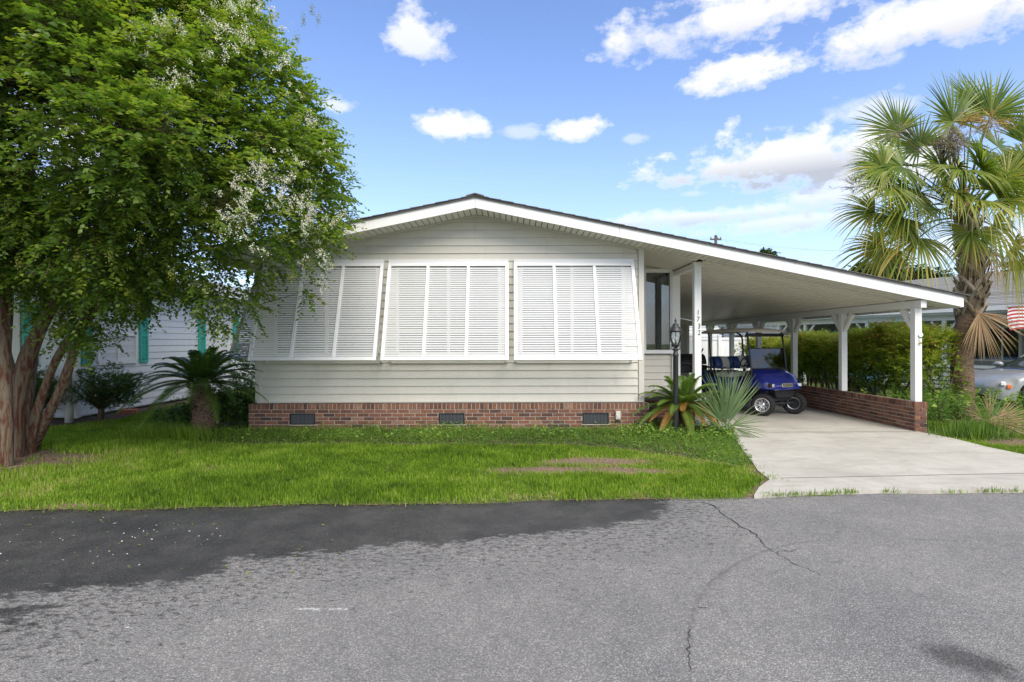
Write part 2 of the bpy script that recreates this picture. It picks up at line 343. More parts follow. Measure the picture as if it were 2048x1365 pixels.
# ------------------------------------------------------------------ object helpers
def wmat(o):
    b = Matrix.LocRotScale(o.location, o.rotation_euler, o.scale)
    return (wmat(o.parent) @ o.matrix_parent_inverse @ b) if o.parent else b
def par(o, p):
    if p is not None:
        o.parent = p; o.matrix_parent_inverse = wmat(p).inverted()
def props(o, label=None, cat=None, group=None, kind=None):
    if label: o['label'] = label
    if cat: o['category'] = cat
    if group: o['group'] = group
    if kind: o['kind'] = kind
    return o
def thing(name, label, cat, loc=(0, 0, 0), rz=0.0, group=None):
    o = bpy.data.objects.new(name, None); COL.objects.link(o); o.location = loc; o.rotation_euler = (0, 0, rz)
    o.empty_display_size = .2
    return props(o, label, cat, group)
class MB:
    def __init__(s): s.v = []; s.f = []; s.m = []; s.mi = 0; s.sm = []; s.smooth = False
    def mat(s, i): s.mi = i; return s
    def add(s, vs, fs):
        b = len(s.v); s.v += [tuple(v) for v in vs]
        for f in fs: s.f.append([b + i for i in f]); s.m.append(s.mi); s.sm.append(s.smooth)
        return s
    def box(s, c, size, rot=None, taper=None):
        hx, hy, hz = size[0] / 2, size[1] / 2, size[2] / 2
        vs = [Vector((x * hx, y * hy, z * hz)) for z in (-1, 1) for y in (-1, 1) for x in (-1, 1)]
        if taper:
            for v in vs[4:]: v.x *= taper; v.y *= taper
        if rot is not None:
            R = rot if isinstance(rot, Matrix) else Euler(rot).to_matrix()
            vs = [R @ v for v in vs]
        c = Vector(c)
        return s.add([v + c for v in vs], [(0, 2, 3, 1), (4, 5, 7, 6), (0, 1, 5, 4), (2, 6, 7, 3), (0, 4, 6, 2), (1, 3, 7, 5)])
    def bar(s, a, b, w, h, up=(0, 0, 1)):
        a = Vector(a); b = Vector(b); d = (b - a); L = d.length; d.normalize()
        u = Vector(up)
        if abs(d.dot(u)) > .98: u = Vector((0, 1, 0))
        sx = d.cross(u).normalized(); uz = sx.cross(d).normalized()
        R = Matrix((sx, d, uz)).transposed()
        return s.box((a + b) / 2, (w, L, h), R)
    def tube(s, path, rad, n=8, cap=True):
        path = [Vector(p) for p in path]; k = len(path)
        if not hasattr(rad, '__len__'): rad = [rad] * k
        vs = []; prev = None
        for i, p in enumerate(path):
            t = (path[min(i + 1, k - 1)] - path[max(i - 1, 0)]).normalized()
            if prev is None:
                a = Vector((0, 0, 1)) if abs(t.z) < .9 else Vector((1, 0, 0)); prev = t.cross(a).normalized()
            x = (prev - t * prev.dot(t)).normalized(); y = t.cross(x); prev = x
            for j in range(n):
                an = 2 * pi * j / n; vs.append(p + (x * cos(an) + y * sin(an)) * rad[i])
        fs = [(i * n + j, i * n + (j + 1) % n, (i + 1) * n + (j + 1) % n, (i + 1) * n + j) for i in range(k - 1) for j in range(n)]
        if cap: fs += [tuple(range(n))[::-1], tuple(range((k - 1) * n, k * n))]
        return s.add(vs, fs)
    def lathe(s, prof, n=16, c=(0, 0, 0), axis=None, cap=True):
        c = Vector(c); R = Vector(axis).to_track_quat('Z', 'Y').to_matrix() if axis is not None else Matrix.Identity(3)
        vs = [c + R @ Vector((r * cos(2 * pi * j / n), r * sin(2 * pi * j / n), z)) for r, z in prof for j in range(n)]
        k = len(prof)
        fs = [(i * n + j, i * n + (j + 1) % n, (i + 1) * n + (j + 1) % n, (i + 1) * n + j) for i in range(k - 1) for j in range(n)]
        if cap: fs += [tuple(range(n))[::-1], tuple(range((k - 1) * n, k * n))]
        return s.add(vs, fs)
    def quad(s, a, b, c, d): return s.add([a, b, c, d], [(0, 1, 2, 3)])
    def prism(s, poly, a, b):
        """poly: list of points; extruded by vector from offset a to offset b"""
        n = len(poly); a = Vector(a); b = Vector(b)
        return s.add([Vector(p) + a for p in poly] + [Vector(p) + b for p in poly],
                     [tuple(range(n))[::-1], tuple(range(n, 2 * n))] + [(i, (i + 1) % n, n + (i + 1) % n, n + i) for i in range(n)])
    def loft(s, secs, closed=False, cap=True):
        n = len(secs[0]); vs = [p for sec in secs for p in sec]; k = len(secs)
        rng_ = n if closed else n - 1
        fs = [(i * n + j, i * n + (j + 1) % n, (i + 1) * n + (j + 1) % n, (i + 1) * n + j) for i in range(k - 1) for j in range(rng_)]
        if cap: fs += [tuple(range(n))[::-1], tuple(range((k - 1) * n, k * n))]
        return s.add(vs, fs)
    def mesh(s, name, mats):
        me = bpy.data.meshes.new(name); me.from_pydata(s.v, [], s.f)
        for mt in ([mats] if isinstance(mats, str) else mats): me.materials.append(MATS[mt])
        me.polygons.foreach_set('material_index', s.m); me.polygons.foreach_set('use_smooth', s.sm)
        bm = bmesh.new(); bm.from_mesh(me); bmesh.ops.recalc_face_normals(bm, faces=bm.faces); bm.to_mesh(me); bm.free()
        me.update(); return me
    def build(s, name, mats, parent=None, local=False, label=None, bevel=0, kind=None):
        o = bpy.data.objects.new(name, s.mesh(name, mats)); COL.objects.link(o)
        if parent is not None:
            if local: o.parent = parent
            else: par(o, parent)
        if bevel:
            b = o.modifiers.new('bevel', 'BEVEL'); b.width = bevel; b.segments = 2; b.limit_method = 'ANGLE'; b.angle_limit = radians(40)
        return props(o, label, None, None, kind)
def inst(name, me, parent, loc, rot=(0, 0, 0), scale=(1, 1, 1), local=False):
    o = bpy.data.objects.new(name, me); COL.objects.link(o); o.location = loc; o.rotation_euler = rot; o.scale = scale
    if parent is not None:
        if local: o.parent = parent
        else: par(o, parent)
    return o
def text(name, body, size, loc, rot, mat, parent, local=False, extrude=.002, bold=0.0, shear=0.0, xs=1.0):
    cu = bpy.data.curves.new(name, 'FONT'); cu.body = body; cu.size = size; cu.extrude = extrude; cu.align_x = 'CENTER'; cu.align_y = 'CENTER'
    cu.offset = bold; cu.shear = shear; cu.materials.append(MATS[mat])
    o = bpy.data.objects.new(name, cu); COL.objects.link(o); o.location = loc; o.rotation_euler = rot; o.scale = (xs, 1, 1)
    me = bpy.data.meshes.new_from_object(o); me.name = name; m2 = bpy.data.objects.new(name + '_', me); COL.objects.link(m2)
    m2.location = o.location; m2.rotation_euler = o.rotation_euler; m2.scale = o.scale; bpy.data.objects.remove(o); m2.name = name
    if local: m2.parent = parent
    else: par(m2, parent)
    return m2
def np_mesh(name, V, F, mats, parent=None, rnd=None, smooth_=False, kind=None, label=None, attrs=None, matidx=None):
    V = np.asarray(V, np.float32); F = np.asarray(F, np.int32); k = F.shape[1]
    me = bpy.data.meshes.new(name); me.vertices.add(len(V)); me.vertices.foreach_set('co', V.ravel())
    me.loops.add(F.size); me.loops.foreach_set('vertex_index', F.ravel()); me.polygons.add(len(F))
    me.polygons.foreach_set('loop_start', np.arange(0, F.size, k, dtype=np.int32))
    me.polygons.foreach_set('use_smooth', np.full(len(F), smooth_))
    for mt in ([mats] if isinstance(mats, str) else mats): me.materials.append(MATS[mt])
    if matidx is not None: me.polygons.foreach_set('material_index', np.asarray(matidx, np.int32))
    A = dict(attrs or {})
    if rnd is not None: A['rnd'] = rnd
    me.update(calc_edges=True)
    for an, av in A.items():
        a = me.attributes.new(an, 'FLOAT', 'POINT'); a.data.foreach_set('value', np.asarray(av, np.float32))
    me.validate()
    o = bpy.data.objects.new(name, me); COL.objects.link(o)
    if parent is not None: par(o, parent)
    return props(o, label, None, None, kind)
def nrm(a): return a / np.maximum(np.linalg.norm(a, axis=-1, keepdims=True), 1e-9)
# leaf templates: (u along, v across, w normal)
LEAF = (np.array([(0, 0, 0), (.35, .5, .06), (.35, 0, 0), (.35, -.5, .06), (1, 0, -.12)], np.float32), np.array([(0, 2, 1), (0, 3, 2), (1, 2, 4), (2, 3, 4)]))
QUADL = (np.array([(0, 0, 0), (.45, .5, .06), (1, 0, -.08), (.45, -.5, .06)], np.float32), np.array([(0, 3, 1), (1, 3, 2)]))
BLADE = (np.array([(0, .5, 0), (0, -.5, 0), (.55, .38, .10), (.55, -.38, .10), (1, 0, .42)], np.float32), np.array([(0, 1, 3), (0, 3, 2), (2, 3, 4)]))
def leaves(Pp, D, Nn, L, W, tmpl=LEAF):
    T, Fc = tmpl; n = len(Pp); D = nrm(D); S = nrm(np.cross(Nn, D)); Nn = np.cross(D, S)
    L = np.asarray(L).reshape(-1, 1) * np.ones((n, 1)); W = np.asarray(W).reshape(-1, 1) * np.ones((n, 1))
    V = Pp[:, None, :] + T[None, :, 0:1] * (L * D)[:, None, :] + T[None, :, 1:2] * (W * S)[:, None, :] + T[None, :, 2:3] * (L * Nn)[:, None, :]
    F = Fc[None] + (np.arange(n) * len(T))[:, None, None]
    return V.reshape(-1, 3), F.reshape(-1, Fc.shape[1]), len(T)
def sprays(C, A, ln, k, leafL, leafW, droop=.25, tmpl=LEAF, upn=1.0, spread=.9):
    """C (n,3) bases, A (n,3) axes; k leaves alternate along each. returns V,F,rndbase index, twig ribbons"""
    n = len(C); A = nrm(A); up = np.array([0, 0, 1.0]); side = nrm(np.cross(A, up) + 1e-3)
    ln = np.asarray(ln).reshape(-1, 1, 1) * np.ones((n, 1, 1))
    t = ((np.arange(k) + .6) / k)[None, :, None]
    base = C[:, None, :] + A[:, None, :] * t * ln + np.array([0, 0, -1.0]) * (t ** 2) * ln * droop
    sgn = np.where(np.arange(k) % 2 == 0, 1, -1)[None, :, None]
    D = A[:, None, :] * .55 + side[:, None, :] * sgn * spread + rng.normal(0, .28, (n, k, 3)) + np.array([0, 0, -.12])
    Nn = up * upn + rng.normal(0, .42, (n, k, 3))
    Ls = leafL * rng.uniform(.65, 1.15, (n, k)) * (1 - .35 * t[..., 0] ** 2)
    V, F, q = leaves(base.reshape(-1, 3), D.reshape(-1, 3), Nn.reshape(-1, 3), Ls.ravel(), (Ls * leafW / leafL).ravel(), tmpl)
    return V, F, q
def vnoise(X, Y, s, seed=0):
    r = np.random.default_rng(seed).random((64, 64)); x = X * s; y = Y * s
    xi = np.floor(x).astype(int); yi = np.floor(y).astype(int); fx = x - xi; fy = y - yi
    fx = fx * fx * (3 - 2 * fx); fy = fy * fy * (3 - 2 * fy)
    a = r[xi % 64, yi % 64]; b = r[(xi + 1) % 64, yi % 64]; c = r[xi % 64, (yi + 1) % 64]; d = r[(xi + 1) % 64, (yi + 1) % 64]
    return (a * (1 - fx) + b * fx) * (1 - fy) + (c * (1 - fx) + d * fx) * fy
def inpoly(x, y, poly):
    poly = np.asarray(poly, float); r = np.zeros(len(x), bool); n = len(poly)
    for i in range(n):
        x1, y1 = poly[i]; x2, y2 = poly[(i + 1) % n]
        if y1 == y2: continue
        c = ((y1 > y) != (y2 > y)) & (x < (x2 - x1) * (y - y1) / (y2 - y1) + x1); r ^= c
    return r
def segdist(X, Y, pts):
    d = np.full(X.shape, 1e3)
    for (x1, y1), (x2, y2) in zip(pts[:-1], pts[1:]):
        dx, dy = x2 - x1, y2 - y1; t = np.clip(((X - x1) * dx + (Y - y1) * dy) / (dx * dx + dy * dy + 1e-9), 0, 1)
        d = np.minimum(d, np.hypot(X - x1 - t * dx, Y - y1 - t * dy))
    return d

# ================================================================== GROUND, ROAD, DRIVEWAY
def yroad(x): return 5.70 + .058 * np.asarray(x) + .03 * np.sin(np.asarray(x) * 2.1) + .02 * np.sin(np.asarray(x) * 5.3)
MB().quad((-300, -300, -.03), (300, -300, -.03), (300, 300, -.03), (-300, 300, -.03)).build('ground', 'lawn_ground', kind='structure')
CRB = []
def make_road():
    xs = np.concatenate([np.linspace(-90, -9, 28)[:-1], np.arange(-9, 9, .045), np.linspace(9, 90, 28)])
    ts = np.concatenate([np.linspace(-8, 1.8, 8)[:-1], np.arange(1.8, 5.9, .045), [6.2]])
    X, T = np.meshgrid(xs, ts, indexing='ij'); Y = T.copy()
    yr = yroad(X); Y[:, -1] = yr[:, -1] + .12
    Y = np.minimum(Y, yr + .12)
    # wet patch polygon from the photograph, measured on the ground
    pts = [G(x, y) for x, y in [(-900, 1250), (-300, 1200), (0, 1190), (130, 1180), (280, 1172), (420, 1155), (470, 1120), (600, 1113), (690, 1100), (900, 1085), (1020, 1072), (1100, 1068), (1180, 1060), (1300, 1042), (1340, 1020), (1330, 1004), (1330, 985), (1000, 950), (-900, 950)]]
    d = segdist(X, Y, pts + [pts[0]]); ins = inpoly(X.ravel(), Y.ravel(), pts).reshape(X.shape)
    wet = np.where(ins, -d, d)
    p2 = [G(x, y) for x, y in [(-40, 1235), (60, 1232)]]
    wet = np.minimum(wet, np.maximum(segdist(X, Y, p2) - .12, -.02))
    skp = [G(x, y) for x, y in [(1375, 1305), (1378, 1260), (1388, 1215), (1420, 1165), (1470, 1130), (1525, 1105), (1580, 1090), (1640, 1082)]]
    skid = segdist(X, Y, skp) + .004
    skid = np.minimum(skid, np.maximum(segdist(X, Y, [G(1810, 1080), G(1880, 1083), G(1940, 1084)]) - .0, 0))
    skid = np.minimum(skid, np.maximum(segdist(X, Y, [G(1660, 1128), G(1690, 1122)]) - .0, 0))
    crp = [G(x, y) for x, y in [(1403, 1006), (1420, 1010), (1438, 1022), (1447, 1033), (1466, 1043), (1480, 1055), (1500, 1063), (1513, 1072), (1520, 1085), (1538, 1100), (1550, 1108), (1568, 1115), (1583, 1130), (1600, 1135), (1625, 1143), (1640, 1152)]]
    crp = [p for i, p in enumerate(crp)]
    global CRP; CRP = crp
    crack = segdist(X, Y, [(0, -50), (1, -50)]) if True else segdist(X, Y, crp) + np.clip((X - 3.35) * .01, 0, 1)
    for br in ([(1550, 1108), (1562, 1104), (1580, 1104), (1600, 1098)], [(1480, 1055), (1470, 1062), (1466, 1074)], [(1388, 1215), (1405, 1218), (1420, 1218)], [(1378, 1260), (1374, 1300), (1376, 1345)]):
        CRB.append([G(*q) for q in br])
    oil = segdist(X, Y, [G(1900, 1315), G(1975, 1335)]) - .10
    pt = np.full(X.shape, 10.)
    for seg, w in [([(590, 1216), (632, 1217)], .010), ([(655, 1217), (695, 1219)], .004), ([(415, 1243), (445, 1240)], .000), ([(775, 1226), (787, 1228)], .004), ([(245, 1255), (262, 1253)], .008), ([(1405, 1243)] * 2, .0)][:5]:
        pt = np.minimum(pt, segdist(X, Y, [G(*q) for q in seg]) - w)
    n, m_ = X.shape; V = np.stack([X, Y, np.zeros_like(X)], -1).reshape(-1, 3)
    idx = np.arange(n * m_).reshape(n, m_)
    F = np.stack([idx[:-1, :-1], idx[1:, :-1], idx[1:, 1:], idx[:-1, 1:]], -1).reshape(-1, 4)
    np_mesh('road', V, F, 'asphalt', kind='structure', attrs={'wet': wet.ravel(), 'skid': skid.ravel(), 'crack': crack.ravel(), 'oil': oil.ravel(), 'paint': pt.ravel()})
make_road()
def crack_strip(pts, w0, w1):
    V = []; F = []; fine = []
    for (x1, y1), (x2, y2) in zip(pts[:-1], pts[1:]):
        n = max(2, int(math.hypot(x2 - x1, y2 - y1) / .035))
        for i in range(n):
            t = i / n; fine.append((x1 + (x2 - x1) * t + random.gauss(0, .008), y1 + (y2 - y1) * t + random.gauss(0, .006)))
    fine.append(pts[-1]); k = len(fine)
    for i, (x, y) in enumerate(fine):
        a = fine[max(i - 1, 0)]; c = fine[min(i + 1, k - 1)]; dx, dy = c[0] - a[0], c[1] - a[1]; L = math.hypot(dx, dy) + 1e-6
        w = (w0 + (w1 - w0) * i / (k - 1)) * random.uniform(.35, 1.3); V += [(x - dy / L * w, y + dx / L * w, .003), (x + dy / L * w, y - dx / L * w, .003)]
    F = [(2 * i, 2 * i + 1, 2 * i + 3, 2 * i + 2) for i in range(k - 1)]
    b = MB(); b.add(V, F); b.build('crack', 'dark_gap', bpy.data.objects['road'])
crack_strip(CRP, .009, .003)
for c_ in CRB: crack_strip(c_, .004, .0015)

DRIVE = [(2.55, 5.80), (2.75, 6.12), (3.02, 6.45), (3.08, 6.9), (3.2, 7.3), (3.55, 8.6), (3.78, 9.4), (3.8, 10.3), (3.8, 22), (7.25, 22), (7.25, 9.8), (7.34, 9.2), (7.25, 8.4), (7.3, 7.7), (7.9, 7.0), (9.0, 6.45), (10.5, 6.25), (12, 6.35)]
def drivemask(x, y): return inpoly(x, y, DRIVE + [(12, 5.0), (2.35, 5.0)])
BED = [(-6.6, 9.3), (-5.6, 8.95), (-4.2, 8.78), (-3.0, 8.74), (-1, 8.72), (.6, 8.70), (1.4, 8.55), (2.0, 8.15), (2.6, 7.65), (3.0, 7.2), (3.25, 7.35), (3.6, 8.6), (3.82, 9.4), (3.82, 10.2), (3.6, 11.8), (2.6, 11.8), (2.55, 10.2), (-4.9, 10.2), (-5.2, 11.4), (-6.6, 10.9), (-7.0, 10.2)]
def bare_amount(X, Y):
    b = np.zeros(X.shape)
    for (px, py, rx, ry, w) in [(1180, 928, .62, .16, 1.1), (1140, 945, .75, .14, 1.0), (1275, 948, .45, .12, .8), (1050, 945, .5, .18, .6), (440, 940, .35, .25, .38), (30, 925, 1.0, .5, 1.0), (-60, 960, .8, .5, .4), (2040, 890, .5, .3, .8), (1940, 845, .5, .3, .5), (170, 1015, .3, .05, .6)]:
        gx, gy = G(px, py); b = np.maximum(b, w * np.exp(-((X - gx) / rx / 1.3) ** 2 - ((Y - gy) / ry / 1.35) ** 2))
    b = np.clip(b * 1.7, 0, 1.15) * (.75 + .5 * vnoise(X, Y, 5, 31))
    e = np.abs(Y - yroad(X)); b = np.maximum(b, .5 * np.exp(-(e / .05) ** 2))
    d = segdist(X, Y, BED[1:10]); b = np.maximum(b, 1.0 * np.exp(-(d / .07) ** 2))
    dd = segdist(X, Y, DRIVE[:8]); b = np.maximum(b, .9 * np.exp(-(dd / .10) ** 2))
    return b
def make_lawn():
    xs = np.concatenate([np.linspace(-60, -11, 12)[:-1], np.arange(-11, 12, .12), np.linspace(12, 60, 12)])
    ts = np.concatenate([np.arange(0, 6, .08), np.linspace(6, 60, 18)])
    X, T = np.meshgrid(xs, ts, indexing='ij'); Y = yroad(X) + T
    Z = .02 * np.clip(T / .05, 0, 1) + .012 * (vnoise(X, Y, .9, 3) - .5)
    V = np.stack([X, Y, Z], -1).reshape(-1, 3); n, m_ = X.shape; idx = np.arange(n * m_).reshape(n, m_)
    F = np.stack([idx[:-1, :-1], idx[1:, :-1], idx[1:, 1:], idx[:-1, 1:]], -1).reshape(-1, 4)
    np_mesh('lawn', V, F, 'lawn_ground', kind='structure', attrs={'bare': bare_amount(X, Y).ravel()}, smooth_=True)
make_lawn()
b = MB(); poly = [(x, y, 0) for x, y in DRIVE] + [(12, float(yroad(12)) - .0, 0)] + [(x, float(yroad(x)) + .015, 0) for x in np.arange(11.5, 2.5, -.5)]
b.prism(poly, (0, 0, -.06), (0, 0, .042)).build('driveway', 'concrete', kind='structure')
# control joints and a hairline in the concrete
dw = bpy.data.objects['driveway']
for yj, xa_, xb_ in ((9.78, 3.86, 7.2), (13.0, 3.86, 7.2), (16.3, 3.86, 7.2)):
    q = MB(); q.box(((xa_ + xb_) / 2, yj, .0445), (xb_ - xa_, .012, .003), (0, 0, .004)); q.build('expansion_joint', 'dark_gap', dw)
q = MB(); q.box((5.0, 6.62, .0445), (3.7, .005, .003), (0, 0, .07)); q.build('expansion_joint', 'dark_gap', dw)
b = MB(); b.prism([(-6.7, 9.0, 0), (-5.6, 8.85, 0), (-3, 8.68, 0), (.6, 8.64, 0), (1.4, 8.5, 0), (2.55, 7.75, 0), (3.5, 9.0, 0), (3.7, 10.3, 0), (3.55, 11.9, 0), (2.5, 11.9, 0), (-4.9, 11.2, 0), (-7, 11.3, 0)], (0, 0, -.03), (0, 0, .034)).build('flower_bed', 'soil', kind='structure')
b = MB(); b.prism([(-12, 10.2, 0), (-8.6, 10.6, 0), (-8.3, 11.6, 0), (-8.55, 13.2, 0), (-8.9, 16, 0), (-9.2, 16, 0), (-9.2, 11.6, 0), (-12, 11.6, 0)], (0, 0, -.03), (0, 0, .04)).build('mulch_bed', 'mulch', kind='structure')

# ================================================================== THE HOUSE
simple('vent_highlight', (.09, .10, .115), .4, var=.15)  # black vent bars, their bluish highlights put into the base colour
YF = 10.28; RX = -.645; RZ = 4.03; SL = .2055; XL = -4.79; XR = 2.46; XRR = 3.60; YB = 22.0; YREC = 11.86; YFA = 9.70
XCE = 7.97
def soff(x): return RZ - SL * abs(x - RX)
house = thing('mobile_home', 'beige single-storey gabled home with vinyl siding on a red brick skirt', 'house', (-.6, YF, 0))
# siding on the front: one plank object per board, split at seams
PITCH = .1455
def plank_mesh(poly, y0, xmid, zmid, out=.019):
    """poly in (x,z); bottom edge is proud"""
    zs = [p[1] for p in poly]; z0, z1 = min(zs), max(zs); n = len(poly)
    V = []
    for x, z in poly: V.append((x, y0 - .002 - out * max(0, (z1 - z)) / PITCH, z))
    for x, z in poly: V.append((x, y0 + .012, z))
    b = MB(); b.add(V, [tuple(range(n))[::-1], tuple(range(n, 2 * n))] + [(i, (i + 1) % n, n + (i + 1) % n, n + i) for i in range(n)])
    return b
seams = {0: .7, 1: -3.4, 2: .6, 3: -1.7, 4: -1.75, 5: 1.9, 17: -1.85, 18: 0.2, 19: .12, 20: 1.1, 21: -2.2}
k = 0; z = .548
while z < RZ - .03:
    z1 = z + PITCH
    def lim(zz, side):
        x = RX + side * (RZ + .02 - zz) / SL
        return max(x, XL + .10) if side < 0 else min(x, XR - .11)
    zt = min(z1, RZ + .015)
    xl0, xl1, xr0, xr1 = lim(z, -1), lim(zt, -1), lim(z, 1), lim(zt, 1)
    L = [(xl0, z)]; Rr = [(xr0, z)]
    s = seams.get(k, -3.5 + ((k * 2.37) % 5.3))
    if xl0 + .4 < s < xr0 - .4 and xl1 < s < xr1:
        plank_mesh([(xl0, z), (s, z), (s, zt - .002), (xl1, zt - .002)], YF, 0, 0).build('siding_plank', 'siding', house)
        plank_mesh([(s - .03, z + .001), (xr0, z + .001), (xr1, zt - .003), (s - .03, zt - .003)], YF - .0018, 0, 0).build('siding_plank', 'siding', house)
    else:
        plank_mesh([(xl0, z), (xr0, z), (xr1, zt - .002), (xl1, zt - .002)], YF, 0, 0).build('siding_plank', 'siding', house)
    z += PITCH; k += 1
# sheathing behind the planks and the other walls
b = MB(); b.prism([(XL + .02, 0, .3), (XR - .02, 0, .3), (XR - .02, 0, soff(XR)), (RX, 0, RZ + .03), (XL + .02, 0, soff(XL))], (0, YF + .013, 0), (0, YF + .10, 0)); b.build('front_wall', 'siding', house)
b = MB()
def side_laps(b, x, y0, y1, z0, z1, sgn, pitch=PITCH):
    z = z0
    while z < z1 - .01:
        zt = min(z + pitch, z1)
        b.add([(x + sgn * .016, y0, z), (x + sgn * .016, y1, z), (x + sgn * .002, y1, zt), (x + sgn * .002, y0, zt), (x - sgn * .05, y0, z), (x - sgn * .05, y1, z), (x - sgn * .05, y1, zt), (x - sgn * .05, y0, zt)],
              [(0, 1, 2, 3), (4, 7, 6, 5), (0, 4, 5, 1), (3, 2, 6, 7), (0, 3, 7, 4), (1, 5, 6, 2)]); z = zt
side_laps(b, XL, YF + .1, YB, .548, soff(XL) - .01, -1)
b.build('left_wall', 'siding', house)
b = MB(); side_laps(b, XRR, YREC + .11, YB, .04, soff(XRR) - .03, 1); side_laps(b, XR, YF + .1, YREC, .548, soff(XR) - .02, 1)
b.build('right_wall', 'siding', house)
b = MB(); b.box(((XL + XRR) / 2, YB - .05, 1.6), (XRR - XL - .2, .1, 3.1)); b.build('rear_wall', 'siding', house)
# floor and dark interior shell so that windows look into a room
b = MB(); b.box(((XL + XRR) / 2, 16, .56), (XRR - XL - .3, 11, .05)); b.box((-.6, 14.2, 2), (7.6, .06, 2.6)); b.build('interior_wall', 'interior', house)
# recessed wall beside the porch: planks as objects
z = .555
while z < 1.36:
    zt = min(z + PITCH, 1.38)
    plank_mesh([(XR + .02, z), (3.44, z), (3.44, zt - .002), (XR + .02, zt - .002)], YREC, 0, 0).build('siding_plank', 'siding', house); z += PITCH
b = MB(); b.prism([(XR + .02, 0, 3.22), (3.44, 0, 3.22), (3.44, 0, soff(3.44)), (XR + .02, 0, soff(XR))], (0, YREC - .01, 0), (0, YREC + .04, 0)); b.build('siding_plank', 'siding', house)
b = MB(); b.box((3.52, YREC - .0, 1.6), (.17, .16, 3.13)); b.build('corner_trim', 'post_white', house)
for x in (XL + .05, XR - .05):
    b = MB(); h = soff(x) - .545; b.box((x, YF - .006, .545 + h / 2), (.10, .05, h)); b.box((x + (.045 if x > 0 else -.045), YF + .04, .545 + h / 2), (.03, .10, h))
    b.build('corner_trim', 'trim_beige', house, bevel=.004)
b = MB(); b.box(((XL + XR) / 2, YF - .015, .540), (XR - XL, .05, .012)); b.build('starter_trim', 'trim_beige', house)
# porch windows in the recessed wall
w = MB(); x0, x1, z0, z1 = 2.50, 3.44, 1.40, 3.22; yy = YREC - .01
w.box(((x0 + x1) / 2, yy, z1 - .04), (x1 - x0, .1, .08)); w.box(((x0 + x1) / 2, yy - .01, z0 + .04), (x1 - x0, .14, .08))
w.box((x0 + .02, yy, (z0 + z1) / 2), (.04, .09, z1 - z0 - .16)); w.box((x1 - .02, yy, (z0 + z1) / 2), (.04, .09, z1 - z0 - .16)); w.box((x0 + .36, yy, (z0 + z1) / 2), (.045, .08, z1 - z0 - .16))
wf = w.build('window', 'post_white', house)
for a, c in ((x0 + .05, x0 + .33), (x0 + .39, x1 - .05)):
    b = MB(); b.box(((a + c) / 2, yy + .01, (z0 + z1) / 2), (c - a, .006, z1 - z0 - .18)); b.build('pane', 'window_glass', wf)
cu = MB()
for (a, c, zc) in ((2.92, 3.04, 0), (3.18, 3.38, 0)):
    n = 14; pts = [(a + (c - a) * i / n, YREC + .18 + .02 * sin(i * 1.9)) for i in range(n + 1)]
    for p, q in zip(pts[:-1], pts[1:]): cu.quad((p[0], p[1], 1.5), (q[0], q[1], 1.5), (q[0], q[1], 3.15), (p[0], p[1], 3.15))
cu.build('curtain', 'curtain', wf)
b = MB(); b.box((3.0, YREC + 1.3, 2), (1.3, .05, 2.4)); b.build('interior_panel', 'interior', wf)
# windows behind the shutters
def front_window(xa, xb):
    z0, z1 = 1.42, 3.08; w = MB()
    w.box(((xa + xb) / 2, YF - .02, z1), (xb - xa, .06, .07)); w.box(((xa + xb) / 2, YF - .02, z0), (xb - xa, .06, .07))
    for x in (xa, (xa + xb) / 2, xb): w.box((x, YF - .02, (z0 + z1) / 2), (.06, .058, z1 - z0 - .07))
    f = w.build('window', 'post_white', house)
    for a, c in ((xa, (xa + xb) / 2), ((xa + xb) / 2, xb)):
        b = MB(); b.box(((a + c) / 2, YF - .018, (z0 + z1) / 2), (c - a - .06, .006, z1 - z0 - .07)); b.build('pane', 'car_glass', f)
for xc in (-3.45, -1.18, 1.12): front_window(xc - .95, xc + .95)

# ---- brick work
def brick_var(lx, lz, dy=.09, seed=0):
    r = random.Random(seed); j = lambda: r.uniform(-.0022, .0022)
    V = []
    for y, s in ((-dy / 2, .97), (-dy / 2 + .006, 1.0), (dy / 2, 1.0)):
        for x, z in ((-1, -1), (1, -1), (1, 1), (-1, 1)):
            V.append((x * (lx / 2 - (.003 if s < 1 else 0)) + j(), y + j() * .6, z * (lz / 2 - (.003 if s < 1 else 0)) + j() * .6))
    b = MB(); b.add(V, [(0, 1, 2, 3), (8, 11, 10, 9)] + [(i, (i + 1) % 4, 4 + (i + 1) % 4, 4 + i) for i in range(4)] + [(4 + i, 4 + (i + 1) % 4, 8 + (i + 1) % 4, 8 + i) for i in range(4)])
    return b
BM = {}
def bmesh_for(lx, lz, kind):
    key = (round(lx, 3), round(lz, 3), kind % 4)
    if key not in BM: BM[key] = brick_var(lx, lz, seed=hash(key) % 999).mesh('brick', 'brick')
    return BM[key]
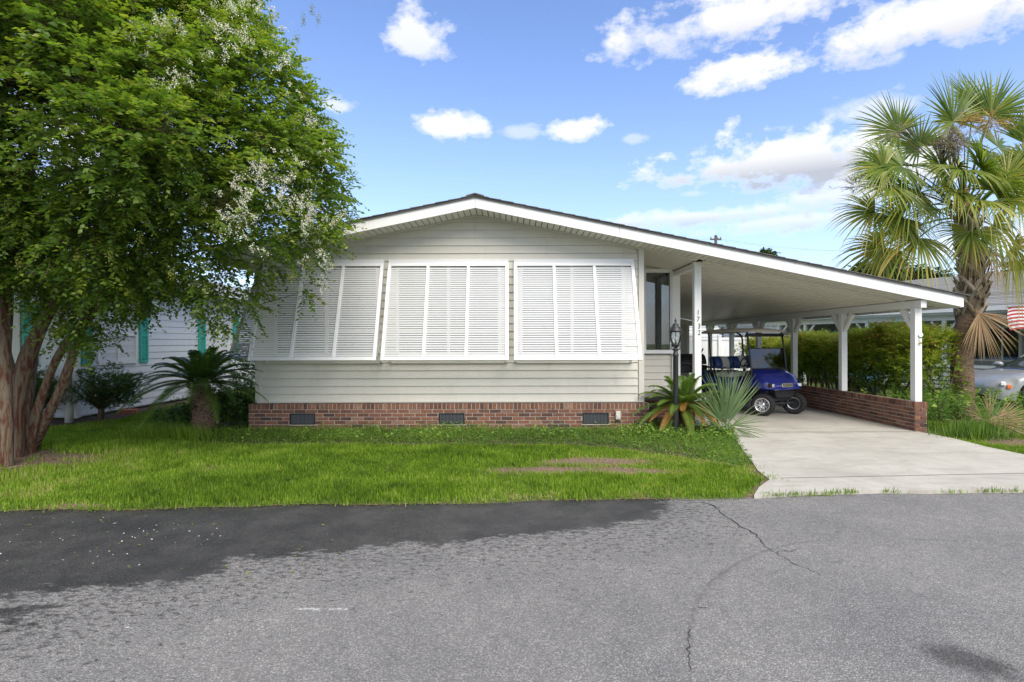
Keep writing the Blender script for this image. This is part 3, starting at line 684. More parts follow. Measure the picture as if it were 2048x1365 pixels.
def brick_face(parent, org, du, length, rows, holes=(), rowlock=True, limit=300, zb=.0, cap_sp=.078, nin=(0, 1)):
    """org (x,y) start, du unit direction along wall; face normal to the right of du turned outward (-nin)"""
    ang = atan2(du[1], du[0]); lst = []
    for r_ in range(rows):
        z = zb + .068 * r_ + .034; off = 0 if r_ % 2 else -.1065
        u = off
        while u < length:
            a, c = max(u, 0) + .005, min(u + .213, length) - .005
            segs = [(a, c)]
            for (ha, hb, hz0, hz1) in holes:
                if hz0 < z < hz1:
                    ns = []
                    for (p, q) in segs:
                        if q <= ha or p >= hb: ns.append((p, q)); continue
                        if p < ha - .02: ns.append((p, ha - .004))
                        if q > hb + .02: ns.append((hb + .004, q))
                    segs = ns
            for (p, q) in segs:
                if q - p > .02: lst.append(((p + q) / 2, z, q - p, .058))
            u += .213
    if rowlock:
        u = 0.
        while u < length - .02:
            lst.append((u + cap_sp / 2, zb + .068 * rows + .056, min(cap_sp, length - u) - .010, .104)); u += cap_sp
    out = []
    for i, (u, z, lx, lz) in enumerate(lst):
        x = org[0] + du[0] * u; y = org[1] + du[1] * u
        dist = (x * x + y * y + (z - HC) ** 2) ** .5
        out.append((lx * lz / dist ** 2 * (0 if z < zb + .05 else 1), x, y, z, lx, lz))
    out.sort(key=lambda t: -t[0])
    for i, (sc, x, y, z, lx, lz) in enumerate(out[:limit]):
        jit = random.uniform(-.0015, .0025)
        # face sits proud toward the camera side; body goes inward
        inst('brick', bmesh_for(lx, lz, i), parent, (x + nin[0] * (.045 + jit), y + nin[1] * (.045 + jit), z), (0, 0, ang))
    if len(out) > limit:
        Vs = []; Fs = []; R = []; o = 0
        c_, s_ = cos(ang), sin(ang)
        for (sc, x, y, z, lx, lz) in out[limit:]:
            me = brick_var(lx, lz, seed=int(z * 1000)); V = np.array(me.v); V = np.stack([V[:, 0] * c_ - V[:, 1] * s_, V[:, 0] * s_ + V[:, 1] * c_, V[:, 2]], -1) + np.array([x + nin[0] * .045, y + nin[1] * .045, z])
            Vs.append(V); Fs += [[o + i for i in f] for f in me.f]; R += [random.random()] * len(V); o += len(V)
        np_mesh('brick', np.concatenate(Vs), Fs, 'brick_attr', parent, rnd=R, kind='stuff')
YBR = 10.19
b = MB(); b.box(((XL + XR) / 2 - .01, YBR + .098, .257), (XR - XL + .17, .18, .512)); b.box((XL - .02, 14.5, .255), (.12, 8.6, .50)); b.box((XR + .5, YREC - .02, .257), (1.1, .14, .512)); b.box((XR + .03, 11.0, .257), (.10, 1.5, .50))
skirt = b.build('brick_skirt', 'mortar', house)
bx0 = XL - .10; blen = XR - XL + .18
vents = [((580, 630)), ((877, 929)), ((1165, 1217))]
holes = []
for a, c in vents:
    xa = (a - 1024) * YBR / FPX; xb = (c - 1024) * YBR / FPX; holes.append((xa - bx0, xb - bx0, .136, .340))
brick_face(skirt, (bx0, YBR), (1, 0), blen, 6, holes, limit=290)
# the return of the skirt under the recessed wall
brick_face(skirt, (XR + .09, YREC - .10), (1, 0), 1.08, 6, (), limit=100)
for (ha, hb, z0, z1) in holes:
    xa, xb = bx0 + ha, bx0 + hb; yv = YBR - .012
    b = MB(); b.box(((xa + xb) / 2, YBR + .001, (z0 + z1) / 2), (xb - xa, .006, z1 - z0)); b.box(((xa + xb) / 2, yv + .01, z1 - .008), (xb - xa, .03, .014)); b.box(((xa + xb) / 2, yv + .01, z0 + .008), (xb - xa, .03, .014))
    b.box((xa + .008, yv + .01, (z0 + z1) / 2), (.014, .03, z1 - z0 - .03)); b.box((xb - .008, yv + .01, (z0 + z1) / 2), (.014, .03, z1 - z0 - .03)); b.box(((xa + xb) / 2, yv + .016, (z0 + z1) / 2), (xb - xa - .03, .012, .010))
    v = b.build('vent', 'black_plastic', house); n = 17
    for i in range(n):
        q = MB(); q.box((xa + .022 + (xb - xa - .044) * (i + .5) / n, yv + .018, (z0 + z1) / 2), (.010, .022, z1 - z0 - .03)); q.build('vent_bar', 'vent_highlight', v)
    b = MB(); b.box(((xa + xb) / 2, YBR - .002, z0 - .012), (xb - xa + .04, .03, .016)); b.build('vent_sill', 'mortar', v)
b = MB(); b.box((1.955, YBR - .03, .30), (.085, .06, .15)); b.box((1.955, YBR - .064, .285), (.055, .012, .07)); b.build('outlet_cover', 'trim_beige', house, bevel=.006)

# ---- roof
roof = None
b = MB()
yb0, yb1 = YFA - .02, YB + .3
for sgn, xe in ((-1, -5.25), (1, XCE + .02)):
    za, zb_ = RZ + .205, soff(xe) + .205
    b.prism([(RX, 0, za), (xe, 0, zb_), (xe, 0, zb_ - .03), (RX, 0, za - .03)], (0, yb0, 0), (0, yb1, 0))
roof = b.build('roof', 'shingle', house)
for sgn, xe in ((-1, -5.30), (1, XCE + .05)):
    Lx = abs(xe - RX); n = int(Lx / .215)
    for i in range(n):
        xa = RX + sgn * Lx * i / n; xb = RX + sgn * (Lx * (i + 1) / n + .03)
        za = soff(xa) + .212 + .000; zb_ = soff(xb) + .212
        b = MB(); b.prism([(xa, 0, za), (xb, 0, zb_ + .013), (xb, 0, zb_ - .004), (xa, 0, za - .004)], (0, YFA - .045 + random.uniform(-.006, .006), 0), (0, yb1, 0)); b.build('shingle', 'shingle', roof)
b = MB(); b.prism([(RX - .16, 0, RZ + .19), (RX, 0, RZ + .232), (RX + .16, 0, RZ + .19), (RX + .16, 0, RZ + .205), (RX, 0, RZ + .25), (RX - .16, 0, RZ + .205)], (0, YFA - .05, 0), (0, yb1, 0)); b.build('ridge_cap', 'shingle', roof)
def slope_board(xa, xb, y0, y1, zlo, zhi, mat, name, parent, label=None):
    b = MB(); b.prism([(xa, 0, soff(xa) + zlo), (xb, 0, soff(xb) + zlo), (xb, 0, soff(xb) + zhi), (xa, 0, soff(xa) + zhi)], (0, y0, 0), (0, y1, 0)); return b.build(name, mat, parent, label=label, bevel=.002)
for xa, xb in ((-5.25, -2.62), (-2.616, RX - .002), (RX + .002, 1.9), (1.904, 5.0), (5.004, XCE)):
    slope_board(xa, xb, YFA, YFA + .025, -.006, .142, 'white_paint', 'fascia', house)
    slope_board(xa, xb, YFA + .008, YFA + .03, .1435, .180, 'white_paint', 'drip_trim', house)
# eave fascias
b = MB(); b.box((XCE - .012, 15.9, soff(XCE) + .085), (.025, 12.3, .19)); b.build('eave_fascia', 'white_paint', house); b = MB(); b.box((-5.24, 15.9, soff(5.24 * -1) + .085), (.025, 12.3, .19)); b.build('eave_fascia', 'white_paint', house)
# rake soffit, one panel after the other
for sgn, xe in ((-1, -5.2), (1, XCE - .06)):
    Lx = abs(xe - RX); pw = .108; n = int(Lx / pw)
    for i in range(n):
        xa = RX + sgn * (i * pw + .008); xb = RX + sgn * ((i + 1) * pw - .008)
        b = MB(); b.prism([(xa, 0, soff(xa)), (xb, 0, soff(xb)), (xb, 0, soff(xb) + .012), (xa, 0, soff(xa) + .012)], (0, YFA + .03, 0), (0, YF - .02 if (xa < XR) else 10.20, 0)); b.build('soffit_panel', 'soffit', house)
slope_board(-5.2, XCE - .06, YFA + .03, 10.6, .016, .03, 'interior', 'soffit_backing', house) if False else None
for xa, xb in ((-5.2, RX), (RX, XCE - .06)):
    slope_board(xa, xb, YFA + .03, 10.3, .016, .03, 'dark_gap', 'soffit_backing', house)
for xa, xb in ((XL, RX), (RX, XR)):
    slope_board(xa, xb, YF - .05, YF - .016, -.035, -.001, 'trim_beige', 'frieze_trim', house)
# eave soffit left
b = MB(); b.box((-5.0, 16.1, soff(-5.0) - .01), (.42, 11.6, .012)); b.build('eave_soffit', 'soffit', house)

# ================================================================== SHUTTERS
def shutter(label, w, loc, rz, zt=3.12, zb_=1.335, out=.63, group='louvred awning shutters on the house front', arms=True):
    """local: x along the shutter, -y outward. hinge line at z=zt"""
    t = thing('awning_shutter', label, 'shutter', loc, rz, group)
    H = sqrt((zt - zb_) ** 2 + out ** 2); down = Vector((0, -out / H, -(zt - zb_) / H)); nrmv = Vector((0, -(zt - zb_) / H, out / H))
    top = Vector((0, -.05, zt))
    R = Matrix((Vector((1, 0, 0)), nrmv, -down)).transposed()
    def at(x, s, o=0): return top + Vector((x, 0, 0)) + down * s + nrmv * o
    st = .062
    for nm, x, wd in (('stile', st / 2, st), ('stile', w - st / 2, st), ('mullion', w / 3, st * .9), ('mullion', 2 * w / 3, st * .9)):
        b = MB(); b.box(at(x, H / 2), (wd, .04, H - (.0 if nm == 'stile' else .13)), R); b.build(nm, 'shutter_white', t, local=True, bevel=.003)
    for s in (.031, H - .034):
        b = MB(); b.box(at(w / 2, s, .0), (w - 2 * st - .003, .038, .062), R); b.build('rail', 'shutter_white', t, local=True, bevel=.003)
    n = 40; s0, s1 = .085, H - .075; bays = [(st, w / 3 - st * .45), (w / 3 + st * .45, 2 * w / 3 - st * .45), (2 * w / 3 + st * .45, w - st)]
    Rt = Matrix.Rotation(radians(-14), 3, 'X')
    bl = bays[0][1] - bays[0][0] - .002
    for (a, c) in bays:
        me = MB().box((0, 0, 0), (c - a - .002, .004, .0300)).mesh('slat', 'shutter_white')
        for i in range(n):
            s = s0 + (s1 - s0) * (i + .5) / n
            o = inst('slat', me, t, at((a + c) / 2, s), (R @ Rt).to_euler(), local=True)
    b = MB(); b.box((w / 2, -.028, zt + .040), (w + .0, .035, .068)); hd = b.build('hinge_rail', 'shutter_white', t, local=True, bevel=.004)
    for i in range(8):
        b = MB(); b.lathe([(.007, 0), (.007, .006), (.003, .008)], 8, (.03 + (w - .06) * i / 7, -.046, zt + .04), (0, -1, 0)); b.build('screw', 'screw', hd)
    if arms:
        for x in (.05, w - .05):
            b = MB(); b.bar((x, -.01, zb_ - .02), tuple(at(x, H - .05, -.02)), .022, .022); b.box((x, -.02, zb_ - .03), (.05, .06, .06)); b.build('support_arm', 'steel' if False else 'shutter_white', t, local=True)
    b = MB(); b.box((w / 2, -.022, zb_ - .045), (w - .12, .03, .055)); b.build('sill_bar', 'trim_beige', t, local=True)
    return t
for n_ in MB.__init__.__code__.co_varnames: pass
SW = 2.235
shutter('white louvred awning shutter partly hidden behind the flowering tree branches', SW, (-4.61, YF - .01, 0), 0)
shutter('white louvred awning shutter in the middle of the house front', SW, (-2.295, YF - .01, 0), 0)
shutter('white louvred awning shutter nearest the recessed porch window', SW, (.035, YF - .01, 0), 0)
shutter('louvred awning shutter on the side wall, seen edge-on behind the tree branches', SW, (XL - .02, 12.85, 0), radians(-90))

# ================================================================== CARPORT
cp = thing('carport', 'open attached carport with ribbed beige ceiling and white braced posts', 'carport', (5.5, 10, 0))
YC0, YC1 = 10.21, 21.2
PX, PX2 = 7.31, 3.52
def wood(b, a, c, w, h): return b.bar(a, c, w, h)
n = 52; st = (YC1 - YC0) / n
for i in range(n):
    ya = YC0 + i * st; yb_ = ya + st
    xa = XR + .02 if yb_ < YREC - .1 else XRR + .03
    if yb_ < YREC - .1: xa = PX2 + .08
    xb = PX + .06
    prof = [(0, 0), (.075, .000), (.085, .035), (st - .055, .035), (st - .045, 0), (st - .001, 0), (st - .001, .045), (0, .045)]
    b = MB(); zz = lambda x: soff(x) - .006
    b.add([(xa, ya + p, zz(xa) + q) for p, q in prof] + [(xb, ya + p, zz(xb) + q) for p, q in prof], [tuple(range(8))[::-1], tuple(range(8, 16))] + [(j, (j + 1) % 8, 8 + (j + 1) % 8, 8 + j) for j in range(8)])
    b.build('ceiling_panel', 'ceiling_metal', cp)
b = MB(); xa, xb = XR + .02, PX2 - .05
b.prism([(xa, 0, soff(xa) - .006), (xb, 0, soff(xb) - .006), (xb, 0, soff(xb) + .01), (xa, 0, soff(xa) + .01)], (0, YC0, 0), (0, YREC, 0)); b.build('porch_ceiling', 'ceiling_metal', cp)
slope_board(PX2 + .08, PX + .06, YC0 - .02, YC0 - .002, -.022, -.001, 'trim_beige', 'edge_trim', cp)
# side beam, rear header, porch beam
zc = soff(PX)
b = MB(); b.box((PX, (9.76 + YC1) / 2, zc - .075), (.10, YC1 - 9.76, .135)); b.build('side_beam', 'post_white', cp)
b = MB(); b.prism([(3.7, 0, zc - .14), (PX - .055, 0, zc - .14), (PX - .055, 0, zc - .02), (3.7, 0, soff(3.7) - .03)], (0, YC1 - .05, 0), (0, YC1, 0)); b.build('rear_gable', 'ceiling_metal', cp)
b = MB(); zt = soff(PX2) - .008; b.box((PX2 - .0, (10.54 + YREC - .09) / 2, zt - .055), (.10, YREC - .09 - 10.54, .10)); b.build('porch_beam', 'post_white', cp)
# posts
WTOP = .565
posts = [9.95, 12.15, 14.25, 16.3, 18.3, 20.3]
for i, y in enumerate(posts):
    b = MB(); b.box((PX, y, (WTOP + zc - .143) / 2), (.125, .125, zc - .143 - WTOP)); po = b.build('post', 'post_white', cp, bevel=.006)
    for s in ((1,) if i == 0 else (-1, 1)):
        q = MB(); q.bar((PX, y + s * .05, zc - .50), (PX, y + s * .34, zc - .155), .085, .085); q.build('brace', 'post_white', po)
b = MB(); b.box((PX2, 10.47, (zt - .0) / 2 + .02), (.13, .13, zt - .04)); b.box((PX2, 10.47, zt - .05), (.15, .15, .1)); po = b.build('post', 'post_white', cp, bevel=.006, label='white corner post carrying the black house number')
for ch, yy_ in zip('1732', (627, 640, 654, 667)):
    p = P(1394.5, yy_, 10.40); text('house_number', ch, .135, (PX2 + .005 + (.012 if ch in '32' else -.006), 10.402, p.z), (radians(90), 0, 0), 'black_metal', po, extrude=.002, bold=.0005, shear=.08, xs=.85)
# white plaque / orchid-like hook on the near wall post
# low brick wall beside the driveway
bw = thing('brick_wall', 'low red brick wall with an upright brick cap beside the concrete driveway', 'wall', (7.32, 9.84, 0))
b = MB(); b.box((7.32, (9.855 + 21.3) / 2, .278), (.215, 21.3 - 9.855, .54)); b.build('mortar_core', 'mortar', bw)
brick_face(bw, (7.205, 21.3), (0, -1), 21.3 - 9.845, 7, (), limit=300, cap_sp=.075, zb=-.02, nin=(1, 0))
brick_face(bw, (7.205, 9.84), (1, 0), .23, 7, (), limit=60, cap_sp=.0775, zb=-.02, nin=(0, 1))
# ornament on the near post
fl = thing('post_ornament', 'small pale metal flower ornament fixed to the nearest right carport post', 'ornament', (PX + .0, 9.87, 1.72))
b = MB()
for i in range(6):
    a = i * pi / 3; b.lathe([(.0, 0), (.020, .004), (.0, .012)], 8, (PX + .03 + .028 * cos(a), 9.875, 1.76 + .028 * sin(a)), (0, -1, 0))
b.lathe([(.012, 0), (.012, .016), (0, .02)], 8, (PX + .03, 9.875, 1.76), (0, -1, 0)); b.build('petal_head', 'steel', fl)
b = MB(); b.tube([(PX + .03, 9.876, 1.74), (PX + .0, 9.872, 1.68), (PX + .02, 9.874, 1.62)], .006, 6); b.build('stem', 'steel', fl)
b = MB(); b.lathe([(0, 0), (.022, .01), (.024, .03), (0, .045)], 8, (PX + .015, 9.86, 1.60)); b.build('bell', 'badge_gold', fl)
# rear storage room under the carport
sh = thing('storage_room', 'beige sided storage room at the back of the carport', 'shed', (4.9, 19.3, 0))
z = .06
while z < 2.25:
    zt_ = min(z + PITCH, 2.27); plank_mesh([(3.72, z), (6.1, z), (6.1, zt_ - .002), (3.72, zt_ - .002)], 19.2, 0, 0).build('siding_plank', 'siding', sh); z += PITCH
b = MB(); b.box((4.9, 20.15, 1.16), (2.38, 1.85, 2.22)); b.build('room_walls', 'siding', sh); b = MB(); b.box((6.14, 19.22, 1.16), (.09, .09, 2.22)); b.build('corner_trim', 'post_white', sh)

# ================================================================== LAMP POST
lx, ly = 2.84, 9.55
lp = thing('lamp_post', 'black lamp post with a glass lantern standing in front of the house', 'lamp post', (lx, ly, 0))
b = MB(); b.smooth = True
b.lathe([(.075, 0), (.075, .03), (.055, .06), (.048, .12), (.046, 1.40), (.052, 1.41), (.052, 1.44), (.040, 1.46), (.034, 1.50), (.045, 1.53), (.03, 1.55)], 16, (lx, ly, 0)); b.build('pole', 'black_metal', lp)
b = MB(); b.smooth = True; b.lathe([(.02, 1.545), (.045, 1.56), (.075, 1.60), (.078, 1.615), (.05, 1.62)], 16, (lx, ly, 0))
for i in range(6):
    a = i * pi / 3; c = Vector((lx, ly, 0)); d = Vector((cos(a), sin(a), 0))
    b.tube([c + d * .03 + Vector((0, 0, 1.50)), c + d * .085 + Vector((0, 0, 1.535)), c + d * .07 + Vector((0, 0, 1.60))], .006, 5)
b.build('cradle', 'black_metal', lp)
b = MB(); b.smooth = True; b.lathe([(.060, 1.615), (.082, 1.66), (.098, 1.72), (.102, 1.78), (.092, 1.825)], 20, (lx, ly, 0), cap=False); b.build('glass_shade', 'clear_glass', lp)
for i in range(6):
    a = i * pi / 3 + .3; c = Vector((lx, ly, 0)); d = Vector((cos(a), sin(a), 0)); q = MB()
    q.tube([c + d * r + Vector((0, 0, z)) for r, z in ((.062, 1.61), (.086, 1.66), (.103, 1.72), (.107, 1.78), (.096, 1.83))], .006, 5); q.build('glazing_bar', 'black_metal', lp)
b = MB(); b.smooth = True; b.lathe([(.105, 1.82), (.118, 1.835), (.112, 1.85), (.10, 1.875), (.075, 1.91), (.05, 1.935), (.046, 1.95), (.05, 1.96), (.02, 1.975), (.012, 2.0), (.022, 2.02), (.008, 2.045), (.0, 2.085)], 18, (lx, ly, 0)); b.build('cap', 'black_metal', lp)
b = MB(); b.smooth = True; b.lathe([(.018, 1.62), (.018, 1.66), (.030, 1.69), (.028, 1.73), (.0, 1.76)], 12, (lx, ly, 0)); b.build('bulb', 'lamp_lens', lp)

# ================================================================== GRILL
gx, gy = 4.72, 14.6
gr = thing('barbecue_grill', 'black barbecue grill with a domed lid beside the house under the carport', 'grill', (gx, gy, .04))
b = MB(); b.smooth = True; n = 12
secs = []
for x in (-.36, -.34, .34, .36):
    k_ = .93 if abs(x) > .35 else 1; secs.append([(gx + x, gy + .26 * k_ * cos(pi * j / n), 1.06 + .27 * k_ * sin(pi * j / n)) for j in range(n + 1)])
b.loft(secs); b.build('lid', 'black_metal', gr)
b = MB(); b.box((gx, gy, .94), (.72, .50, .20), taper=1.05); b.build('firebox', 'black_metal', gr, bevel=.01)
b = MB(); b.tube([(gx - .25, gy - .3, 1.16), (gx + .25, gy - .3, 1.16)], .012, 8); b.build('handle', 'steel', gr)
for s in (-1, 1):
    b = MB(); b.box((gx + s * .52, gy, .98), (.28, .45, .03)); b.build('side_shelf', 'black_plastic', gr)
    b = MB(); b.bar((gx + s * .33, gy, .06), (gx + s * .33, gy, .86), .04, .4); b.build('leg', 'black_metal', gr)
    b = MB(); b.lathe([(.07, -.02), (.07, .02)], 12, (gx + s * .36, gy + .2, .115), (1, 0, 0)); b.build('wheel', 'rubber', gr)
b = MB(); b.box((gx + .36, gy + .12, 1.40), (.03, .03, .16), (0, .5, 0)); b.build('thermometer', 'black_plastic', gr)

# ================================================================== GOLF CART
CX, CY = 5.87, 12.10
gc = thing('golf_cart', 'blue golf cart with beige roof and blue and white seats parked on the driveway', 'golf cart', (CX, CY, .042), atan2(-.943, .333))
def part(name, b, mat, parent=gc, bevel=0, label=None): return b.build(name, mat, parent, local=True, bevel=bevel, label=label)
def sec(x, hw, zb, zt, n=18, p=.45, q=.75, bulge=0):
    r = []
    for j in range(n + 1):
        a = pi * j / n; c, s_ = cos(a), sin(a)
        r.append((x + bulge * s_, hw * (abs(c) ** p) * (1 if c > 0 else -1), zb + (zt - zb) * (abs(s_) ** q)))
    return r
def interp(x, tab):
    for (x0, *a), (x1, *b_) in zip(tab[:-1], tab[1:]):
        if x0 <= x <= x1:
            t = (x - x0) / (x1 - x0); t = t * t * (3 - 2 * t) * .5 + t * .5
            return [p + (q - p) * t for p, q in zip(a, b_)]
    return tab[-1][1:]
b = MB(); b.smooth = True
tab = [(-.55, .46, .62, .98), (-.38, .51, .60, 1.01), (-.20, .535, .60, .985), (-.04, .54, .60, .92), (.08, .52, .59, .83), (.16, .46, .59, .75), (.21, .36, .60, .69), (.23, .25, .62, .665)]
secs = []
for i in range(30):
    x = -.55 + .78 * i / 29; hw, zb, zt = interp(x, tab); zbb = zb
    secs.append(sec(x, hw, zbb, zt, p=.42, q=.62))
b.loft(secs); cowl = part('front_cowl', b, 'cart_blue')
b = MB(); b.smooth = True
b.loft([[(x, hw * cos(pi * j / 12), .575 + .05 * sin(pi * j / 12) - .0) for j in range(13)] for x, hw in ((-.10, .545), (.06, .53), (.18, .46), (.25, .33))]); part('cowl_lip', b, 'cart_blue')
for s in (-1, 1):
    q = MB(); q.box((.165, s * .38, .665), (.07, .20, .085), (0, 0, -s * .42)); hl = part('headlight', q, 'black_plastic', bevel=.012)
    q = MB(); q.box((.203, s * .355, .667), (.02, .11, .065), (0, 0, -s * .42)); q.build('lens', 'lamp_lens', hl, local=True, bevel=.01)
    q = MB(); q.box((.155, s * .455, .667), (.02, .055, .06), (0, 0, -s * .8)); q.build('turn_signal', 'orange_lens', hl, local=True)
q = MB(); q.box((.235, 0, .665), (.016, .29, .085), (0, -.25, 0)); bd = part('badge', q, 'badge_gold', bevel=.006)
q = MB(); q.box((.243, 0, .667), (.010, .265, .066), (0, -.25, 0)); q.build('badge_plate', 'badge_dark', bd, local=True)
text('badge_lettering', 'EZGO', .078, (.252, 0, .668), (radians(90), 0, radians(90)), 'badge_gold', bd, local=True, extrude=.0015, xs=1.15)
for s in (-1, 1):
    q = MB(); q.smooth = True; q.tube([(-.50, s * .475, .80), (-.2, s * .51, .84), (.02, s * .50, .80), (.14, s * .43, .72)], .004, 5); part('panel_seam', q, 'black_plastic')
q = MB(); q.box((.06, 0, .50), (.20, .50, .15), taper=1.12); q.box((.13, 0, .42), (.08, .46, .06)); part('front_bumper', q, 'black_plastic', bevel=.015)
q = MB(); q.box((-.95, 0, .37), (2.1, .50, .10)); q.box((-.62, 0, .42), (.85, 1.06, .05)); q.box((-.9, .54, .41), (.9, .05, .09)); q.box((-.9, -.54, .41), (.9, .05, .09)); part('chassis', q, 'black_plastic')
q = MB(); q.box((-.40, 0, .80), (.12, 1.02, .30), (0, .2, 0)); part('dashboard', q, 'black_plastic', bevel=.03)
q = MB(); q.tube([(0, -.42, .25), (0, .42, .25)], .03, 8); q.tube([(.12, -.30, .27), (.12, .30, .27)], .018, 8); q.lathe([(.05, -.08), (.07, 0), (.05, .08)], 10, (0, .05, .25), (0, 1, 0)); part('axle', q, 'black_metal')
# body below and behind the seats
b = MB(); b.smooth = True; secs = []
for i in range(26):
    x = -2.20 + 1.30 * i / 25; arch = sqrt(max(0, .30 ** 2 - (x + 1.66) ** 2)) + .27
    zt = .80 - .06 * max(0, (-1.9 - x)) / .3; zb = .42 if abs(x + 1.66) > .30 else max(.42, min(arch, zt - .1))
    secs.append(sec(x, .56 + .03 * sin(pi * i / 25), zb, zt, p=.3, q=.45))
b.loft(secs); part('rear_body', b, 'cart_blue')
q = MB(); q.box((-1.18, 0, .83), (.56, 1.02, .13)); part('seat', q, 'seat_white', bevel=.045)
q = MB(); q.box((-1.95, 0, .83), (.45, 1.0, .12)); part('rear_seat', q, 'seat_blue', bevel=.04)
def pod(x, yc, w):
    b = MB(); b.smooth = True; n = 14; ys = [-.5, -.46, -.36, -.20, -.19, .0, .19, .20, .36, .46, .5]
    secs = []
    for t in ys:
        k_ = sqrt(max(.0, 1 - (abs(t) / .5) ** 4)) * .75 + .25
        secs.append([(x + .085 * k_ * cos(2 * pi * j / n) - .05 * sin(2 * pi * j / n) * 0 - (.04 * sin(2 * pi * j / n)), yc + t * w, 1.10 + .155 * (k_ * .35 + .65) * sin(2 * pi * j / n)) for j in range(n)])
    b.loft(secs, closed=True)
    for fi in range(len(b.f)):
        ring = fi // n if fi < n * (len(ys) - 1) else 0
        b.m[fi] = 1 if 3 <= ring <= 6 and fi < n * (len(ys) - 1) else 0
    return b
for x in (-1.44,):
    for yc in (-.26, .26):
        part('backrest', pod(x, yc, .50), ['seat_blue', 'seat_white'])
for yc in (-.26, .26): part('rear_backrest', pod(-1.62, yc, .50), ['seat_blue', 'seat_white'])
q = MB()
for y in (-.47, .47): q.bar((-1.53, y, .75), (-1.53, y, 1.15), .03, .03)
q.bar((-1.53, -.47, 1.08), (-1.53, .47, 1.08), .03, .03); part('seat_frame', q, 'black_metal')
# roof and struts
b = MB(); b.smooth = True; secs = []
for i in range(17):
    x = -2.05 + 1.80 * i / 16; e = abs(i / 8 - 1); k_ = 1 - .12 * e ** 6
    secs.append([(x, .55 * k_ * y, 1.845 + .05 * (1 - e ** 4) * (1 - abs(y) ** 3 * .6) + h) for y, h in ((-1, -.025), (-1, 0), (-.8, .02), (-.4, .03), (0, .032), (.4, .03), (.8, .02), (1, 0), (1, -.025), (.9, -.03), (-.9, -.03))])
b.loft(secs, closed=True); part('roof', b, 'cart_roof')
for s in (-1, 1):
    b = MB(); b.smooth = True; b.tube([(-.26, s * .50, .80), (-.28, s * .50, 1.0), (-.36, s * .50, 1.55), (-.42, s * .49, 1.85)], .020, 8); part('strut', b, 'black_metal')
    b = MB(); b.smooth = True; b.tube([(-1.60, s * .50, .75), (-1.62, s * .50, 1.2), (-1.66, s * .50, 1.68), (-1.70, s * .48, 1.78), (-1.78, s * .44, 1.84)], .021, 8); part('strut', b, 'black_metal')
b = MB(); b.smooth = True; b.tube([(-.40, -.52, 1.76), (-.40, .52, 1.76)], .040, 10); part('visor_bar', b, 'black_plastic')
b = MB(); b.box((-.335, 0, 1.23), (.008, .98, .46), (0, -.17, 0)); ws = part('windshield', b, 'screen_glass')
q = MB(); q.box((-.372, 0, 1.455), (.02, .99, .018), (0, -.17, 0)); q.box((-.30, 0, 1.005), (.02, .99, .018), (0, -.17, 0)); q.build('windshield_trim', 'black_plastic', ws, local=True)
for s in (-1, 1):
    q = MB(); q.box((-.34, s * .53, 1.24), (.05, .04, .07)); q.build('clip', 'black_plastic', ws, local=True)
b = MB(); b.smooth = True; c0 = Vector((-.66, -.26, 1.17)); ax = Vector((-.75, 0, .66)).normalized(); R = ax.to_track_quat('Z', 'Y').to_matrix()
b.tube([c0 + R @ Vector((.17 * cos(2 * pi * j / 20), .17 * sin(2 * pi * j / 20), 0)) for j in range(21)], .016, 8, cap=False)
for j in range(3): b.tube([c0, c0 + R @ Vector((.17 * cos(2.1 * j + .5), .17 * sin(2.1 * j + .5), 0))], .012, 6)
b.tube([c0, c0 - ax * .45], .02, 8); part('steering_wheel', b, 'black_plastic')
for s in (-1, 1):
    b = MB(); b.smooth = True; b.tube([(-1.35, s * .50, .88), (-1.1, s * .53, 1.0), (-.98, s * .53, .98), (-.96, s * .53, .86)], .014, 6); part('hip_rail', b, 'black_metal')
